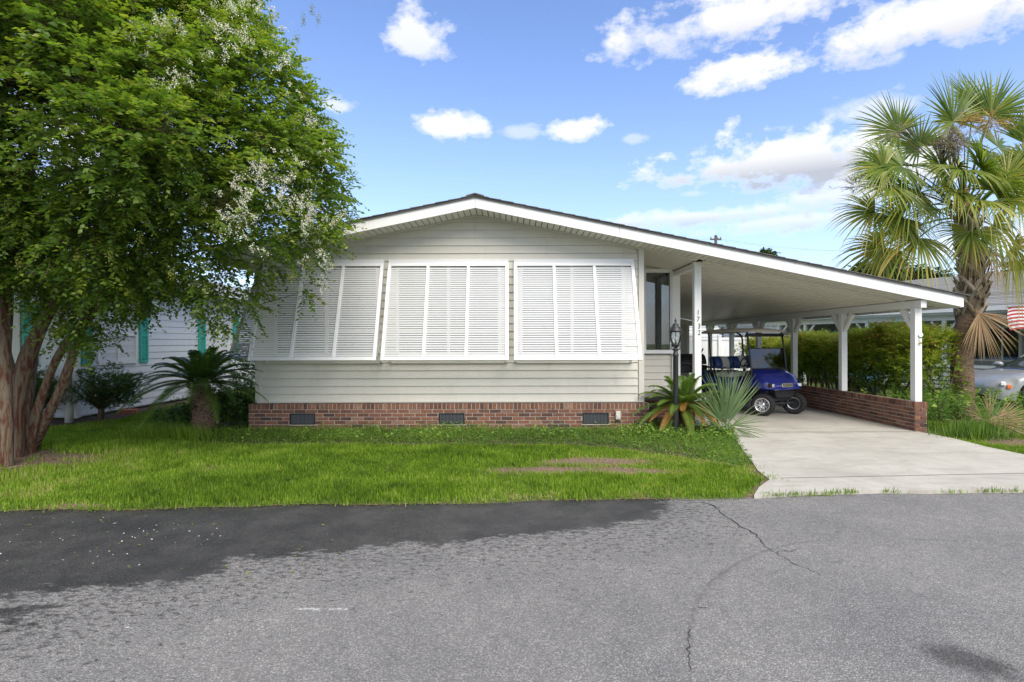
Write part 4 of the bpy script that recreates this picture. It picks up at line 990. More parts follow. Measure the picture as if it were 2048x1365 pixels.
def wheel(c, ang, r=.24, w=.20, face=-1):
    """ang: heading rotation of the axle; face: side of the wheel that is outside (+1 left)"""
    e = bpy.data.objects.new('wheel', MB().mesh('wheel', 'rubber')) if False else None
    ax = Vector((sin(-ang), cos(ang), 0)); c = Vector(c)
    b = MB(); b.smooth = True
    prof = [(.135, -w * .38), (.15, -w * .5), (.20, -w * .5), (r - .015, -w * .45), (r, -w * .3)]
    prof += [(r, -w * .12), (r - .008, -w * .10), (r - .008, -w * .06), (r, -w * .04), (r, w * .04), (r - .008, w * .06), (r - .008, w * .10), (r, w * .12)]
    prof += [(r, w * .3), (r - .015, w * .45), (.20, w * .5), (.15, w * .5), (.135, w * .38)]
    b.lathe(prof, 36, c, ax, cap=False); ty = part('wheel', b, 'rubber')
    b = MB(); b.smooth = True; o = face * 1.0
    b.lathe([(.118, -w * .36 * o), (.148, -w * .40 * o), (.150, -w * .46 * o)], 30, c, ax, cap=False)
    b.lathe([(.134, -w * .36), (.128, 0), (.134, w * .36)], 30, c, ax, cap=False)
    b.lathe([(.150, w * .46 * o), (.155, w * .52 * o), (.148, w * .53 * o), (.130, w * .40 * o), (.126, w * .2 * o), (.118, w * .12 * o)], 30, c, ax, cap=False)
    b.lathe([(.0, w * .30 * o), (.028, w * .30 * o), (.034, w * .22 * o), (.055, w * .20 * o), (.060, w * .12 * o)], 20, c, ax)
    q = ax.to_track_quat('Z', 'Y').to_matrix()
    for j in range(8):
        a = 2 * pi * j / 8 + .2; d = q @ Vector((cos(a), sin(a), 0)); tdir = q @ Vector((-sin(a), cos(a), 0))
        for m_ in (-1, 1):
            p0 = c + d * .05 + tdir * .012 * m_ + ax * w * .18 * o; p1 = c + d * .128 + tdir * .030 * m_ + ax * w * .16 * o
            b.bar(p0, p1, .014, .014, up=tuple(ax))
    b.build('rim', 'alloy', ty, local=True)
    b = MB(); b.lathe([(.125, w * .02 * o), (.125, w * .05 * o)], 20, c, ax); b.build('brake_hub', 'black_metal', ty, local=True)
wheel((0, -.44, .24), radians(33), face=-1)      # image-left front wheel, turned
wheel((0, .44, .24), radians(33), face=1)
wheel((-1.66, -.44, .24), 0, face=-1); wheel((-1.66, .44, .24), 0, face=1)

# ================================================================== NEIGHBOUR ON THE RIGHT
nA = Vector((10.2, 23.5, 0)); nv = Vector((.491, -.871, 0)).normalized(); nn = Vector((.871, .491, 0)).normalized()
def NP(t, s, z): return nA + nv * t + nn * s + Vector((0, 0, z))
def nbox(b, t0, t1, s0, s1, z0, z1):
    b.prism([NP(t0, s0, z0), NP(t1, s0, z0), NP(t1, s1, z0), NP(t0, s1, z0)], (0, 0, 0), (0, 0, z1 - z0)); return b
nh = thing('neighbour_house', 'grey roofed neighbouring house with a white eave and open porch behind the hedge', 'house', tuple(NP(5, 3, 0)))
EZ = 2.60
b = MB(); b.prism([NP(-1.6, -.35, EZ + .10), NP(-1.6, 4, EZ + 1.45), NP(-1.6, 8.5, EZ + .10), NP(-1.6, 8.5, EZ + .0), NP(-1.6, 4, EZ + 1.35), NP(-1.6, -.35, EZ + .0)], (0, 0, 0), nv * 14.5)
nroof = b.build('roof', 'shingle_grey', nh)
for i in range(24):
    s0 = -.38 + 4.38 * i / 24; s1 = s0 + 4.38 / 24 + .03; h = lambda s: EZ + .105 + (s + .35) * (1.35 / 4.35)
    b = MB(); b.add([NP(-1.62, s0, h(s0) + .014), NP(12.95, s0, h(s0) + .014), NP(12.95, s1, h(s1)), NP(-1.62, s1, h(s1)), NP(-1.62, s0, h(s0) - .002), NP(12.95, s0, h(s0) - .002)], [(0, 1, 2, 3), (0, 4, 5, 1)])
    b.build('shingle_row', 'shingle_grey', nroof)
b = MB(); nbox(b, -1.6, 12.9, -.36, -.34, EZ - .13, EZ + .10); b.build('fascia', 'neighbour_trim', nh)
b = MB(); nbox(b, -1.6, 12.9, -.47, -.362, EZ - .06, EZ + .06); b.build('gutter', 'white_paint', nh)
b = MB(); nbox(b, -1.6, 12.9, -.34, 3.2, EZ - .12, EZ - .10); b.build('soffit', 'neighbour_trim', nh)
b = MB(); nbox(b, -1.6, 12.9, -.10, .02, EZ - .30, EZ - .125); b.build('beam', 'post_white', nh)
z = .1
while z < 2.45:      # porch back wall and enclosed end, board by board
    b = MB(); p0, p1, p2, p3 = NP(-1.4, -.02, z), NP(1.35, -.02, z), NP(1.35, 0, z + .2), NP(-1.4, 0, z + .2)
    o3 = Vector((0, 0, .2)); b.add([NP(-1.4, -.022, z), NP(1.35, -.022, z), NP(1.35, -.004, z + .2), NP(-1.4, -.004, z + .2), NP(-1.4, .02, z), NP(1.35, .02, z), NP(1.35, .02, z + .2), NP(-1.4, .02, z + .2)], [(0, 1, 2, 3), (0, 4, 5, 1), (4, 7, 6, 5), (1, 5, 6, 2), (0, 3, 7, 4)]); b.build('siding_plank', 'neighbour_white', nh)
    b = MB(); b.add([NP(1.35, 3.18, z), NP(12.9, 3.18, z), NP(12.9, 3.2, z + .2), NP(1.35, 3.2, z + .2), NP(1.35, 3.3, z), NP(12.9, 3.3, z)], [(0, 1, 2, 3), (0, 4, 5, 1)]); b.build('siding_plank', 'neighbour_grey', nh)
    z += .2
b = MB(); nbox(b, 1.35, 1.45, 0, 3.2, .1, 2.45); nbox(b, -1.4, -1.3, 0, 3.2, .1, 2.45); nbox(b, -1.4, 12.9, 3.3, 3.4, 0, 2.5); b.build('wall', 'neighbour_grey', nh)
for t in (1.35, 3.6 - .95 + .0, 4.75, 7.05, 9.3, 11.5)[0:]:
    if t == 3.6 - .95: t = 2.47
    b = MB(); b.prism([NP(t - .05, -.09, 0), NP(t + .05, -.09, 0), NP(t + .05, .01, 0), NP(t - .05, .01, 0)], (0, 0, 0), (0, 0, EZ - .305)); po = b.build('post', 'post_white', nh)
    for s in (-1, 1):
        q = MB(); q.bar(NP(t + s * .04, -.04, EZ - .72), NP(t + s * .36, -.04, EZ - .32), .05, .06); q.build('brace', 'post_white', po)
def nwin(t0, t1, z0, z1, cols, name='window', s=3.17):
    b = MB(); nbox(b, t0, t1, s - .03, s, z1 - .07, z1); nbox(b, t0, t1, s - .03, s, z0, z0 + .07); nbox(b, t0, t0 + .07, s - .03, s, z0 + .07, z1 - .07); nbox(b, t1 - .07, t1, s - .03, s, z0 + .07, z1 - .07)
    for i in range(1, cols): m_ = t0 + (t1 - t0) * i / cols; nbox(b, m_ - .025, m_ + .025, s - .028, s, z0 + .07, z1 - .07)
    w = b.build(name, 'post_white', nh); b = MB(); nbox(b, t0 + .05, t1 - .05, s - .008, s - .002, z0 + .05, z1 - .05); b.build('pane', 'car_glass', w)
nwin(2.4, 3.3, .15, 2.2, 1, 'door'); nwin(3.7, 5.4, .95, 2.15, 2); nwin(6.4, 7.9, .95, 2.15, 3); nwin(8.6, 10.2, .95, 2.15, 2)
nwin(-.9, .3, 1.0, 2.0, 2, s=-.03)
b = MB(); b.tube([NP(-1.5, -.42, EZ - .05), NP(-1.5, -.1, EZ - .35), NP(-1.5, -.08, .1)], .045, 8); b.build('downspout', 'neighbour_trim', nh)
lat = thing('lattice_panel', 'white slatted panel under the porch beside the silver car', 'lattice', tuple(NP(7.4, -.3, 0)))
for i in range(6):
    b = MB(); nbox(b, 5.2, 8.6, -.14, -.11, .18 + i * .13, .27 + i * .13); b.build('slat', 'neighbour_trim', lat)
b = MB(); nbox(b, 5.2, 5.28, -.11, -.09, .1, .98); nbox(b, 8.52, 8.6, -.11, -.09, .1, .98); b.build('panel_post', 'neighbour_trim', lat)
# blue covered vehicle behind the hedge
bc = thing('kayak', 'long blue kayak hanging on white ropes under the neighbouring porch', 'kayak', tuple(NP(4.6, 1, 1.9)))
b = MB(); b.smooth = True; secs = []
for i in range(15):
    t = i / 14; w_ = .34 * sin(pi * min(max(t, .02), .98)) ** .6; c = NP(2.7 + 4.0 * t, .9, 1.98 + .06 * abs(2 * t - 1) ** 2)
    secs.append([c + nn * (w_ * cos(2 * pi * j / 10)) + Vector((0, 0, .14 * (w_ / .34) * sin(2 * pi * j / 10))) for j in range(10)])
b.loft(secs, closed=True); b.build('hull', 'tarp_blue', bc)
for t in (3.4, 6.0):
    b = MB(); b.tube([NP(t, .5, 2.45), NP(t, .56, 2.0), NP(t, .9, 1.82), NP(t, 1.24, 2.0), NP(t, 1.3, 2.45)], .012, 5); b.build('sling', 'rope', bc)
cl = thing('clothes_line', 'thin white line sagging between two posts of the neighbouring porch', 'line', tuple(NP(1.4, -.1, 1.8)))
b = MB(); pts = [NP(1.4 + 3.3 * i / 12, -.1, 1.92 - .10 * sin(pi * i / 12)) for i in range(13)]; b.tube(pts, .012, 5); b.build('line_cord', 'rope', cl)
bt = thing('blue_boat', 'pale blue covered boat glimpsed through the hedge', 'boat', (12.0, 18.4, 0))
b = MB(); b.smooth = True; secs = []
for i in range(13):
    t = i / 12; c = Vector((10.6, 16.6, .62)) + Vector((1.3, 2.6, 0)) * t; w_ = .62 * (sin(pi * (.12 + .86 * t)) ** .5)
    secs.append([c + Vector((.9, -.43, 0)) * (w_ * cos(2 * pi * j / 12)) + Vector((0, 0, .36 * (w_ / .62) * sin(2 * pi * j / 12))) for j in range(12)])
b.loft(secs, closed=True); simple('cover_blue', (.16, .34, .62), .5, var=.1); b.build('cover', 'cover_blue', bt)
b = MB(); b.box((11.2, 17.8, .15), (.9, 2.2, .12), (0, 0, -.46)); b.lathe([(.22, -.08), (.22, .08)], 16, (10.8, 18.0, .22), (1, .2, 0)); b.build('trailer', 'black_metal', bt)

# ================================================================== SILVER CAR
car = thing('parked_car', 'silver grey sedan at the right edge, nose towards the palmetto trunk', 'car', (12.55, 14.0, 0), radians(176))
# local: +x forward (towards image left), origin under the front axle
def cpart(name, b, mat, parent=car, bevel=0, label=None): return b.build(name, mat, parent, local=True, bevel=bevel, label=label)
ctab = [(-3.75, .60, .42, .86), (-3.65, .78, .30, .98), (-3.3, .86, .24, 1.02), (-2.6, .90, .22, 1.00), (-1.2, .91, .20, .97), (-.55, .91, .20, .97), (0, .90, .22, .90), (.35, .86, .22, .82), (.62, .76, .22, .72), (.80, .56, .28, .60), (.86, .36, .34, .52)]
b = MB(); b.smooth = True; secs = []
xs = sorted(set([round(-3.75 + 4.61 * i / 70, 4) for i in range(71)] + [-.36, -.3, -.2, -.1, 0, .1, .2, .3, .36, -3.2, -3.1, -2.9, -2.6, -2.5]))
for x in xs:
    hw, zb, zt = interp(x, ctab)
    for xw in (0, -2.85):
        if abs(x - xw) < .37: zb = max(zb, min(.33 + sqrt(max(0, .37 ** 2 - (x - xw) ** 2)), zt - .14))
    secs.append(sec(x, hw, zb, zt, n=20, p=.30, q=.60))
b.loft(secs); cbody = cpart('body', b, 'car_silver')
b = MB(); b.smooth = True; ct = [(-3.35, .66, .98, 1.02), (-2.7, .66, .95, 1.36), (-2.0, .66, .95, 1.47), (-1.3, .66, .95, 1.46), (-.9, .68, .95, 1.30), (-.25, .74, .90, .93)]
cab = []
for i in range(30):
    x = -3.35 + 3.1 * i / 29; hw, zb, zt = interp(x, ct); cab.append(sec(x, hw + .14 * (1 - (zt - zb) / .55), zb - .02, zt, n=20, p=.55, q=.65))
b.loft(cab); cpart('cabin_glass', b, 'car_glass')
b = MB(); b.smooth = True; cab = []
for i in range(18):
    x = -2.75 + 1.85 * i / 17; hw, zb, zt = interp(x, ct); s = sec(x, hw + .14 * (1 - (zt - zb) / .55) + .004, zb - .02, zt + .006, n=20, p=.55, q=.65); cab.append(s[5:16])
b.loft(cab, cap=False); cpart('roof', b, 'car_silver')
for s in (-1, 1):
    for xp, dx in ((-1.75, .02), (-.62, .55), (-2.85, -.4)):
        q = MB(); q.bar((xp, s * .80, .94), (xp - dx, s * .66, 1.40), .05, .03); cpart('pillar', q, 'car_silver')
    q = MB(); q.smooth = True; secs = [[(-.62 + .10 * cos(2 * pi * j / 10) * k_, s * (.90 + .22 * t), 1.03 + .075 * sin(2 * pi * j / 10) * k_) for j in range(10)] for t, k_ in ((0, .4), (.3, 1), (.8, 1.05), (1, .5))]
    q.loft(secs, closed=True); cpart('wing_mirror', q, 'car_silver')
    q = MB(); q.box((.62, s * .735, .62), (.10, .05, .10), (0, 0, -s * .4)); cpart('headlight', q, 'lamp_lens', bevel=.02)
    q = MB(); q.box((.53, s * .80, .55), (.085, .03, .10), (0, 0, -s * .32)); cpart('side_marker', q, 'orange_lens', bevel=.01)
    q = MB()
    for xa in (-.50, -1.55, -2.45): q.bar((xa, s * .906, .30), (xa - .02, s * .900, .92), .008, .008)
    cpart('door_seam', q, 'black_plastic')
    q = MB(); q.box((-1.35, s * .915, .80), (.18, .03, .03)); cpart('door_handle', q, 'car_silver', bevel=.008)
    for xw in (0, -2.85):
        c = Vector((xw, s * .80, .33)); ax = Vector((0, s, 0))
        q = MB(); q.lathe([(.37, -.05), (.37, -.30)], 24, c + ax * -.02, ax); cpart('wheel_well', q, 'black_plastic')
        q = MB(); q.smooth = True; q.lathe([(.23, -.10), (.24, .10), (.29, .115), (.32, .10), (.33, .05), (.33, -.10)], 36, c, ax, cap=False); wh = cpart('wheel', q, 'rubber')
        q = MB(); q.smooth = True; q.lathe([(.24, .10), (.235, .11), (.225, .06), (.22, -.05)], 36, c, ax, cap=False); q.lathe([(0, .085), (.04, .085), (.045, .05)], 16, c, ax)
        for j in range(10):
            a = 2 * pi * j / 10; d = Vector((cos(a), 0, sin(a))); q.bar(c + d * .035 + ax * .07, c + d * .228 + ax * .085, .022 + .014, .02, up=tuple(ax))
        q.build('rim', 'alloy', wh, local=True)
        q = MB(); q.lathe([(.16, .0), (.16, .02)], 20, c, ax); q.build('brake_disc', 'black_metal', wh, local=True)
# the flag
fg = thing('flag', 'red and white striped flag hanging from the neighbouring eave at the right edge', 'flag', (13.9, 15.0, 2.55))
fc = Vector((13.58, 15.05, 2.56)); ux = Vector((.93, -.10, .10)); dz = Vector((.10, 0, -1))
def fp(u, v): return fc + ux * u * 1.05 + dz * (v * .62 + .10 * u * u) + Vector((0, .06 * sin(u * 9 + v * 3), .03 * sin(u * 7)))
for i in range(13):
    b = MB(); b.smooth = True; m_ = 14; VV = [fp(j / m_, i / 13) for j in range(m_ + 1)] + [fp(j / m_, (i + 1) / 13) for j in range(m_ + 1)]
    b.add(VV, [(j, j + 1, m_ + 2 + j, m_ + 1 + j) for j in range(m_)]); b.build('stripe', 'flag_red' if i % 2 == 0 else 'flag_white', fg)
b = MB(); b.add([fp(.6 + .4 * j / 6, 0) + Vector((0, -.006, 0)) for j in range(7)] + [fp(.6 + .4 * j / 6, 7 / 13) + Vector((0, -.006, 0)) for j in range(7)], [(j, j + 1, 8 + j, 7 + j) for j in range(6)]); b.build('canton', 'flag_blue', fg)
b = MB(); b.tube([fp(1, 0) + Vector((0, 0, .02)), fp(0, 0) + Vector((-.05, 0, .02))], .012, 8); b.build('flag_pole', 'wood_pole', fg)

# ================================================================== BACKGROUND
fh = thing('vinyl_fence', 'tall white vinyl privacy fence behind the golf cart', 'fence', (8.5, 23, 0))
for i in range(4):
    x0 = 6.2 + i * 1.22
    for j in range(6):
        b = MB(); b.box((x0 + .1 + .18 * (j + .5), 23.0 + .003 * (j % 2), .92), (.176, .03, 1.64)); b.build('panel_board', 'vinyl_white', fh)
    b = MB(); b.box((x0 + .64, 22.99, 1.77), (1.08, .06, .10)); b.box((x0 + .64, 22.99, .12), (1.08, .06, .10)); b.build('rail', 'vinyl_white', fh)
for i in range(5):
    b = MB(); b.box((6.2 + i * 1.22 + .03, 22.98, .94), (.13, .13, 1.88)); b.box((6.2 + i * 1.22 + .03, 22.98, 1.90), (.16, .16, .04)); b.build('post', 'vinyl_white', fh)
wh = thing('white_house', 'white sided house far behind the white fence', 'house', (9, 31, 0))
for i in range(17):
    z = .1 + i * .18; b = MB(); b.add([(6, 29.975, z), (15.5, 29.975, z), (15.5, 30, z + .18), (6, 30, z + .18), (6, 30.1, z), (15.5, 30.1, z)], [(0, 1, 2, 3), (0, 4, 5, 1)]); b.build('siding_plank', 'neighbour_white', wh)
b = MB(); b.box((10.75, 33, 1.6), (9.5, 5.8, 3.0)); b.build('wall', 'neighbour_white', wh)
b = MB(); b.prism([(5.7, 29.6, 3.16), (5.7, 33, 3.95), (5.7, 36.4, 3.16)], (0, 0, 0), (10.1, 0, 0)); b.build('roof', 'shingle_grey', wh)
b = MB(); b.box((8.1, 29.95, 2.3), (.12, .04, .8)); b.box((11.9, 29.95, 2.2), (1.0, .05, 1.2)); b.build('window', 'terracotta' if False else 'black_plastic', wh)

# neighbour on the left
ln = thing('teal_shutter_house', 'white sided neighbouring house with teal shutters behind the flowering tree', 'house', (-11, 14, 0))
NX, NY = -9.22, 11.62
z = .10; k = 0
while z < 3.02:
    zt = z + .165
    b = MB(); b.add([(NX + .016, NY, z), (NX + .016, 27, z), (NX + .002, 27, zt), (NX + .002, NY, zt), (NX - .03, NY, z), (NX - .03, 27, z), (NX - .03, 27, zt), (NX - .03, NY, zt)], [(0, 3, 2, 1), (0, 1, 5, 4), (4, 5, 6, 7), (0, 4, 7, 3)]); b.build('siding_plank', 'neighbour_white', ln)
    b = MB(); b.add([(NX - 7, NY - .016, z), (NX, NY - .016, z), (NX, NY - .002, zt), (NX - 7, NY - .002, zt), (NX - 7, NY + .03, z), (NX, NY + .03, z), (NX, NY + .03, zt), (NX - 7, NY + .03, zt)], [(0, 1, 2, 3), (0, 4, 5, 1), (4, 7, 6, 5), (1, 5, 6, 2)]); b.build('siding_plank', 'neighbour_white', ln)
    z = zt
b = MB(); b.box((NX - 3.55, 19.4, 1.55), (7, 15.4, 2.98)); b.build('wall', 'neighbour_white', ln)
b = MB(); b.box((NX + .01, NY - .01, 1.55), (.11, .11, 2.96)); b.build('corner_trim', 'neighbour_trim', ln)
b = MB(); b.prism([(NX + .42, 0, 3.02), (NX - 3.5, 0, 4.05), (NX - 7.4, 0, 3.02), (NX - 7.4, 0, 3.16), (NX - 3.5, 0, 4.20), (NX + .42, 0, 3.16)], (0, NY - .5, 0), (0, 27.4, 0)); b.build('roof', 'shingle_grey', ln)
b = MB(); b.box((NX + .43, 19.3, 3.07), (.025, 16.3, .17)); b.build('fascia', 'neighbour_trim', ln)
b = MB(); b.smooth = False; b.box((NX + .50, 19.3, 3.10), (.11, 16.3, .11)); b.build('gutter', 'white_paint', ln)
b = MB(); b.box((NX + .20, 19.3, 3.015), (.44, 16.3, .02)); b.build('soffit', 'neighbour_trim', ln)
b = MB(); b.prism([(NX - .02, 0, 3.02), (NX - 3.5, 0, 3.94), (NX - 7, 0, 3.02)], (0, NY, 0), (0, NY + .1, 0)); b.build('gable_wall', 'neighbour_white', ln)
def lwin(y0, y1, z0, z1):
    x = NX + .02; b = MB(); b.box((x, (y0 + y1) / 2, z0), (.06, y1 - y0, .08)); b.box((x, (y0 + y1) / 2, z1), (.06, y1 - y0, .08))
    for y in (y0, (y0 + y1) / 2, y1): b.box((x, y, (z0 + z1) / 2), (.058, .07, z1 - z0 - .08))
    b.box((x, (y0 + y1) / 2, (z0 + z1) / 2), (.05, y1 - y0 - .08, .05))
    w = b.build('window', 'post_white', ln); b = MB(); b.box((x - .012, (y0 + y1) / 2, (z0 + z1) / 2), (.006, y1 - y0 - .05, z1 - z0 - .05)); b.build('pane', 'curtain', w)
def lshut(y, w_, z0, z1, front=False):
    b = MB(); x = NX + .035
    def bx(c, s):
        if front: b.box((c[1], NY - .035, c[2]), (s[1], s[0], s[2]))
        else: b.box((x, c[1], c[2]), s)
    for s in (-1, 1): bx((0, y + s * (w_ / 2 - .025), (z0 + z1) / 2), (.04, .05, z1 - z0))
    for zz in (z0 + .03, (z0 + z1) / 2, z1 - .03): bx((0, y, zz), (.04, w_ - .1, .06))
    sh = b.build('window_shutter', 'teal_paint', ln); n_ = 26
    for i in range(n_):
        zz = z0 + .08 + (z1 - z0 - .16) * (i + .5) / n_; b = MB()
        bx((0, y, zz), (.015, w_ - .1, .036)); b.build('louvre', 'teal_paint', sh)
lshut(11.88, .28, 1.17, 2.5); lwin(12.22, 13.45, 1.2, 2.48); lshut(13.72, .30, 1.17, 2.5)
lshut(16.3, .34, 1.17, 2.5); lwin(16.7, 17.9, 1.2, 2.48); lshut(18.3, .34, 1.17, 2.5)
lshut(-10.15, .30, 1.17, 2.5, True); lshut(-12.1, .30, 1.17, 2.5, True)
b = MB(); b.box((-11.1, NY - .03, 1.85), (1.5, .05, 1.3)); b.build('window', 'curtain', ln)
pp = thing('drain_pipe', 'mildewed pale drain pipe standing at the corner of the white neighbouring house', 'pipe', (-8.95, 11.1, 0))
b = MB(); b.smooth = True; b.lathe([(.075, 0), (.075, .42), (.058, .43), (.055, .45)], 14, (-8.98, 11.15, 0)); b.build('pipe_base', 'mildew_pipe', pp)
b = MB(); b.smooth = True; b.lathe([(.05, .45), (.05, 1.55), (.056, 1.55), (.056, 1.6), (.05, 1.6), (.05, 2.9)], 14, (-8.98, 11.15, 0)); b.build('pipe_shaft', 'trim_beige', pp)
br_ = thing('loose_brick', 'single orange brick lying in the mulch beside the neighbouring wall', 'brick', (-8.85, 12.6, .05))
b = MB(); b.box((-8.80, 12.62, .085), (.34, .20, .09), (.05, .03, .4)); b.build('brick_block', 'terracotta', br_, bevel=.006)

# utility pole far behind
up = thing('utility_pole', 'distant wooden utility pole top rising behind the carport roof', 'pole', (16.7, 45, 0))
px_ = (1432 - 1024) * 45 / FPX
b = MB(); b.tube([(px_, 45, 0), (px_, 45, HC + 212 * 45 / FPX)], [.16, .11], 10); b.build('pole', 'wood_pole', up)
zt = HC + 204 * 45 / FPX
b = MB(); b.box((px_, 45, zt), (.9, .1, .12)); b.build('crossarm', 'wood_pole', up)
for dx in (-.4, .15, .4):
    b = MB(); b.lathe([(.04, 0), (.07, .08), (.04, .16)], 8, (px_ + dx, 45, zt + .06)); b.build('insulator', 'steel', up)
wr = thing('power_lines', 'thin power lines crossing the low sky behind the carport', 'cable', (px_, 45, zt))
for dx in (-.4, .4):
    b = MB(); b.tube([(px_ + dx + 34 * (i / 10 - .3), 45 + 3 * i / 10, zt + .22 - .9 * sin(pi * ((i / 10 - .3) % .7) / .7)) for i in range(11)], .004, 4); b.build('wire', 'black_plastic', wr)

# ================================================================== CRAPE MYRTLE
tree = thing('crape_myrtle', 'large multi-trunked crape myrtle with peeling red-brown bark and white blossom over the lawn', 'tree', (-7.0, 7.8, 0))
def Q(*a): return [tuple(P(x, y, d)) for x, y, d in a]
trunks = [
    (Q((4, 950, 7.35), (8, 880, 7.35), (10, 800, 7.4), (8, 700, 7.5), (12, 600, 7.6), (30, 480, 7.7), (60, 350, 7.7), (80, 200, 7.6), (70, 20, 7.4)), [.22, .155, .13, .12, .115, .10, .08, .05, .02]),
    (Q((25, 930, 7.9), (30, 860, 7.9), (36, 800, 7.9), (50, 730, 7.9), (78, 660, 7.9), (112, 600, 7.9), (150, 520, 7.9), (185, 400, 7.9), (215, 280, 7.8), (240, 120, 7.6)), [.24, .16, .15, .155, .13, .115, .09, .07, .05, .02]),
    (Q((55, 915, 8.2), (66, 850, 8.15), (88, 780, 8.1), (112, 720, 8.0), (150, 660, 7.9), (205, 580, 7.8), (270, 500, 7.6), (350, 420, 7.4), (430, 330, 7.3)), [.17, .105, .085, .08, .075, .065, .055, .04, .02]),
    (Q((45, 920, 8.4), (75, 870, 8.3), (100, 820, 8.2), (125, 770, 8.1), (142, 720, 8.05), (170, 650, 8.0), (215, 600, 8.0), (300, 540, 8.1), (400, 500, 8.2), (520, 470, 8.3)), [.20, .115, .10, .095, .09, .075, .06, .05, .035, .015]),
    (Q((30, 925, 8.5), (45, 850, 8.6), (60, 770, 8.7), (70, 680, 8.8), (95, 600, 8.9), (120, 480, 9.0), (150, 350, 9.1), (160, 200, 9.1)), [.2, .11, .10, .09, .08, .06, .04, .02]),
    (Q((-30, 940, 7.6), (-60, 850, 7.6), (-90, 740, 7.6), (-120, 600, 7.6), (-180, 400, 7.6), (-260, 200, 7.5)), [.22, .13, .12, .1, .07, .02]),
    (Q((112, 600, 7.9), (200, 520, 7.6), (300, 380, 7.3), (380, 250, 7.1), (450, 120, 7.1)), [.09, .07, .055, .035, .015]),
    (Q((36, 800, 7.9), (15, 720, 8.0), (0, 640, 8.1), (-20, 500, 8.2), (-10, 330, 8.3), (20, 150, 8.4)), [.13, .11, .10, .08, .05, .02]),
]
nodes = []
for path, rad in trunks:
    pts = [Vector(p) for p in path]; fine = []; fr = []
    for i in range(len(pts) - 1):
        p0 = pts[max(i - 1, 0)]; p1 = pts[i]; p2 = pts[i + 1]; p3 = pts[min(i + 2, len(pts) - 1)]
        for s in range(4):
            t = s / 4; fine.append(.5 * ((2 * p1) + (-p0 + p2) * t + (2 * p0 - 5 * p1 + 4 * p2 - p3) * t * t + (-p0 + 3 * p1 - 3 * p2 + p3) * t ** 3)); r = rad[i] + (rad[i + 1] - rad[i]) * t; fr.append(r * (1 + .07 * sin(7 * len(fine) + len(path))))
    fine.append(pts[-1]); fr.append(rad[-1]); fr = [r * .64 for r in fr]
    if fine[0].z < .35: fine[0].z = -.05; fr[0] *= 1.15
    b = MB(); b.smooth = True; b.tube(fine, fr, 14)
    for j, v in enumerate(b.v):
        a = j % 14; c = fine[j // 14]; k_ = 1 + .09 * sin(a * 1.7 + c.z * 2.2 + len(path)) + .05 * sin(a * 3.1 - c.z * 5)
        b.v[j] = tuple(c + (Vector(v) - c) * k_)
    b.build('trunk', 'myrtle_bark', tree)
    for q, r in zip(fine, fr):
        if q.z > 2.4: nodes.append((q.copy(), r))
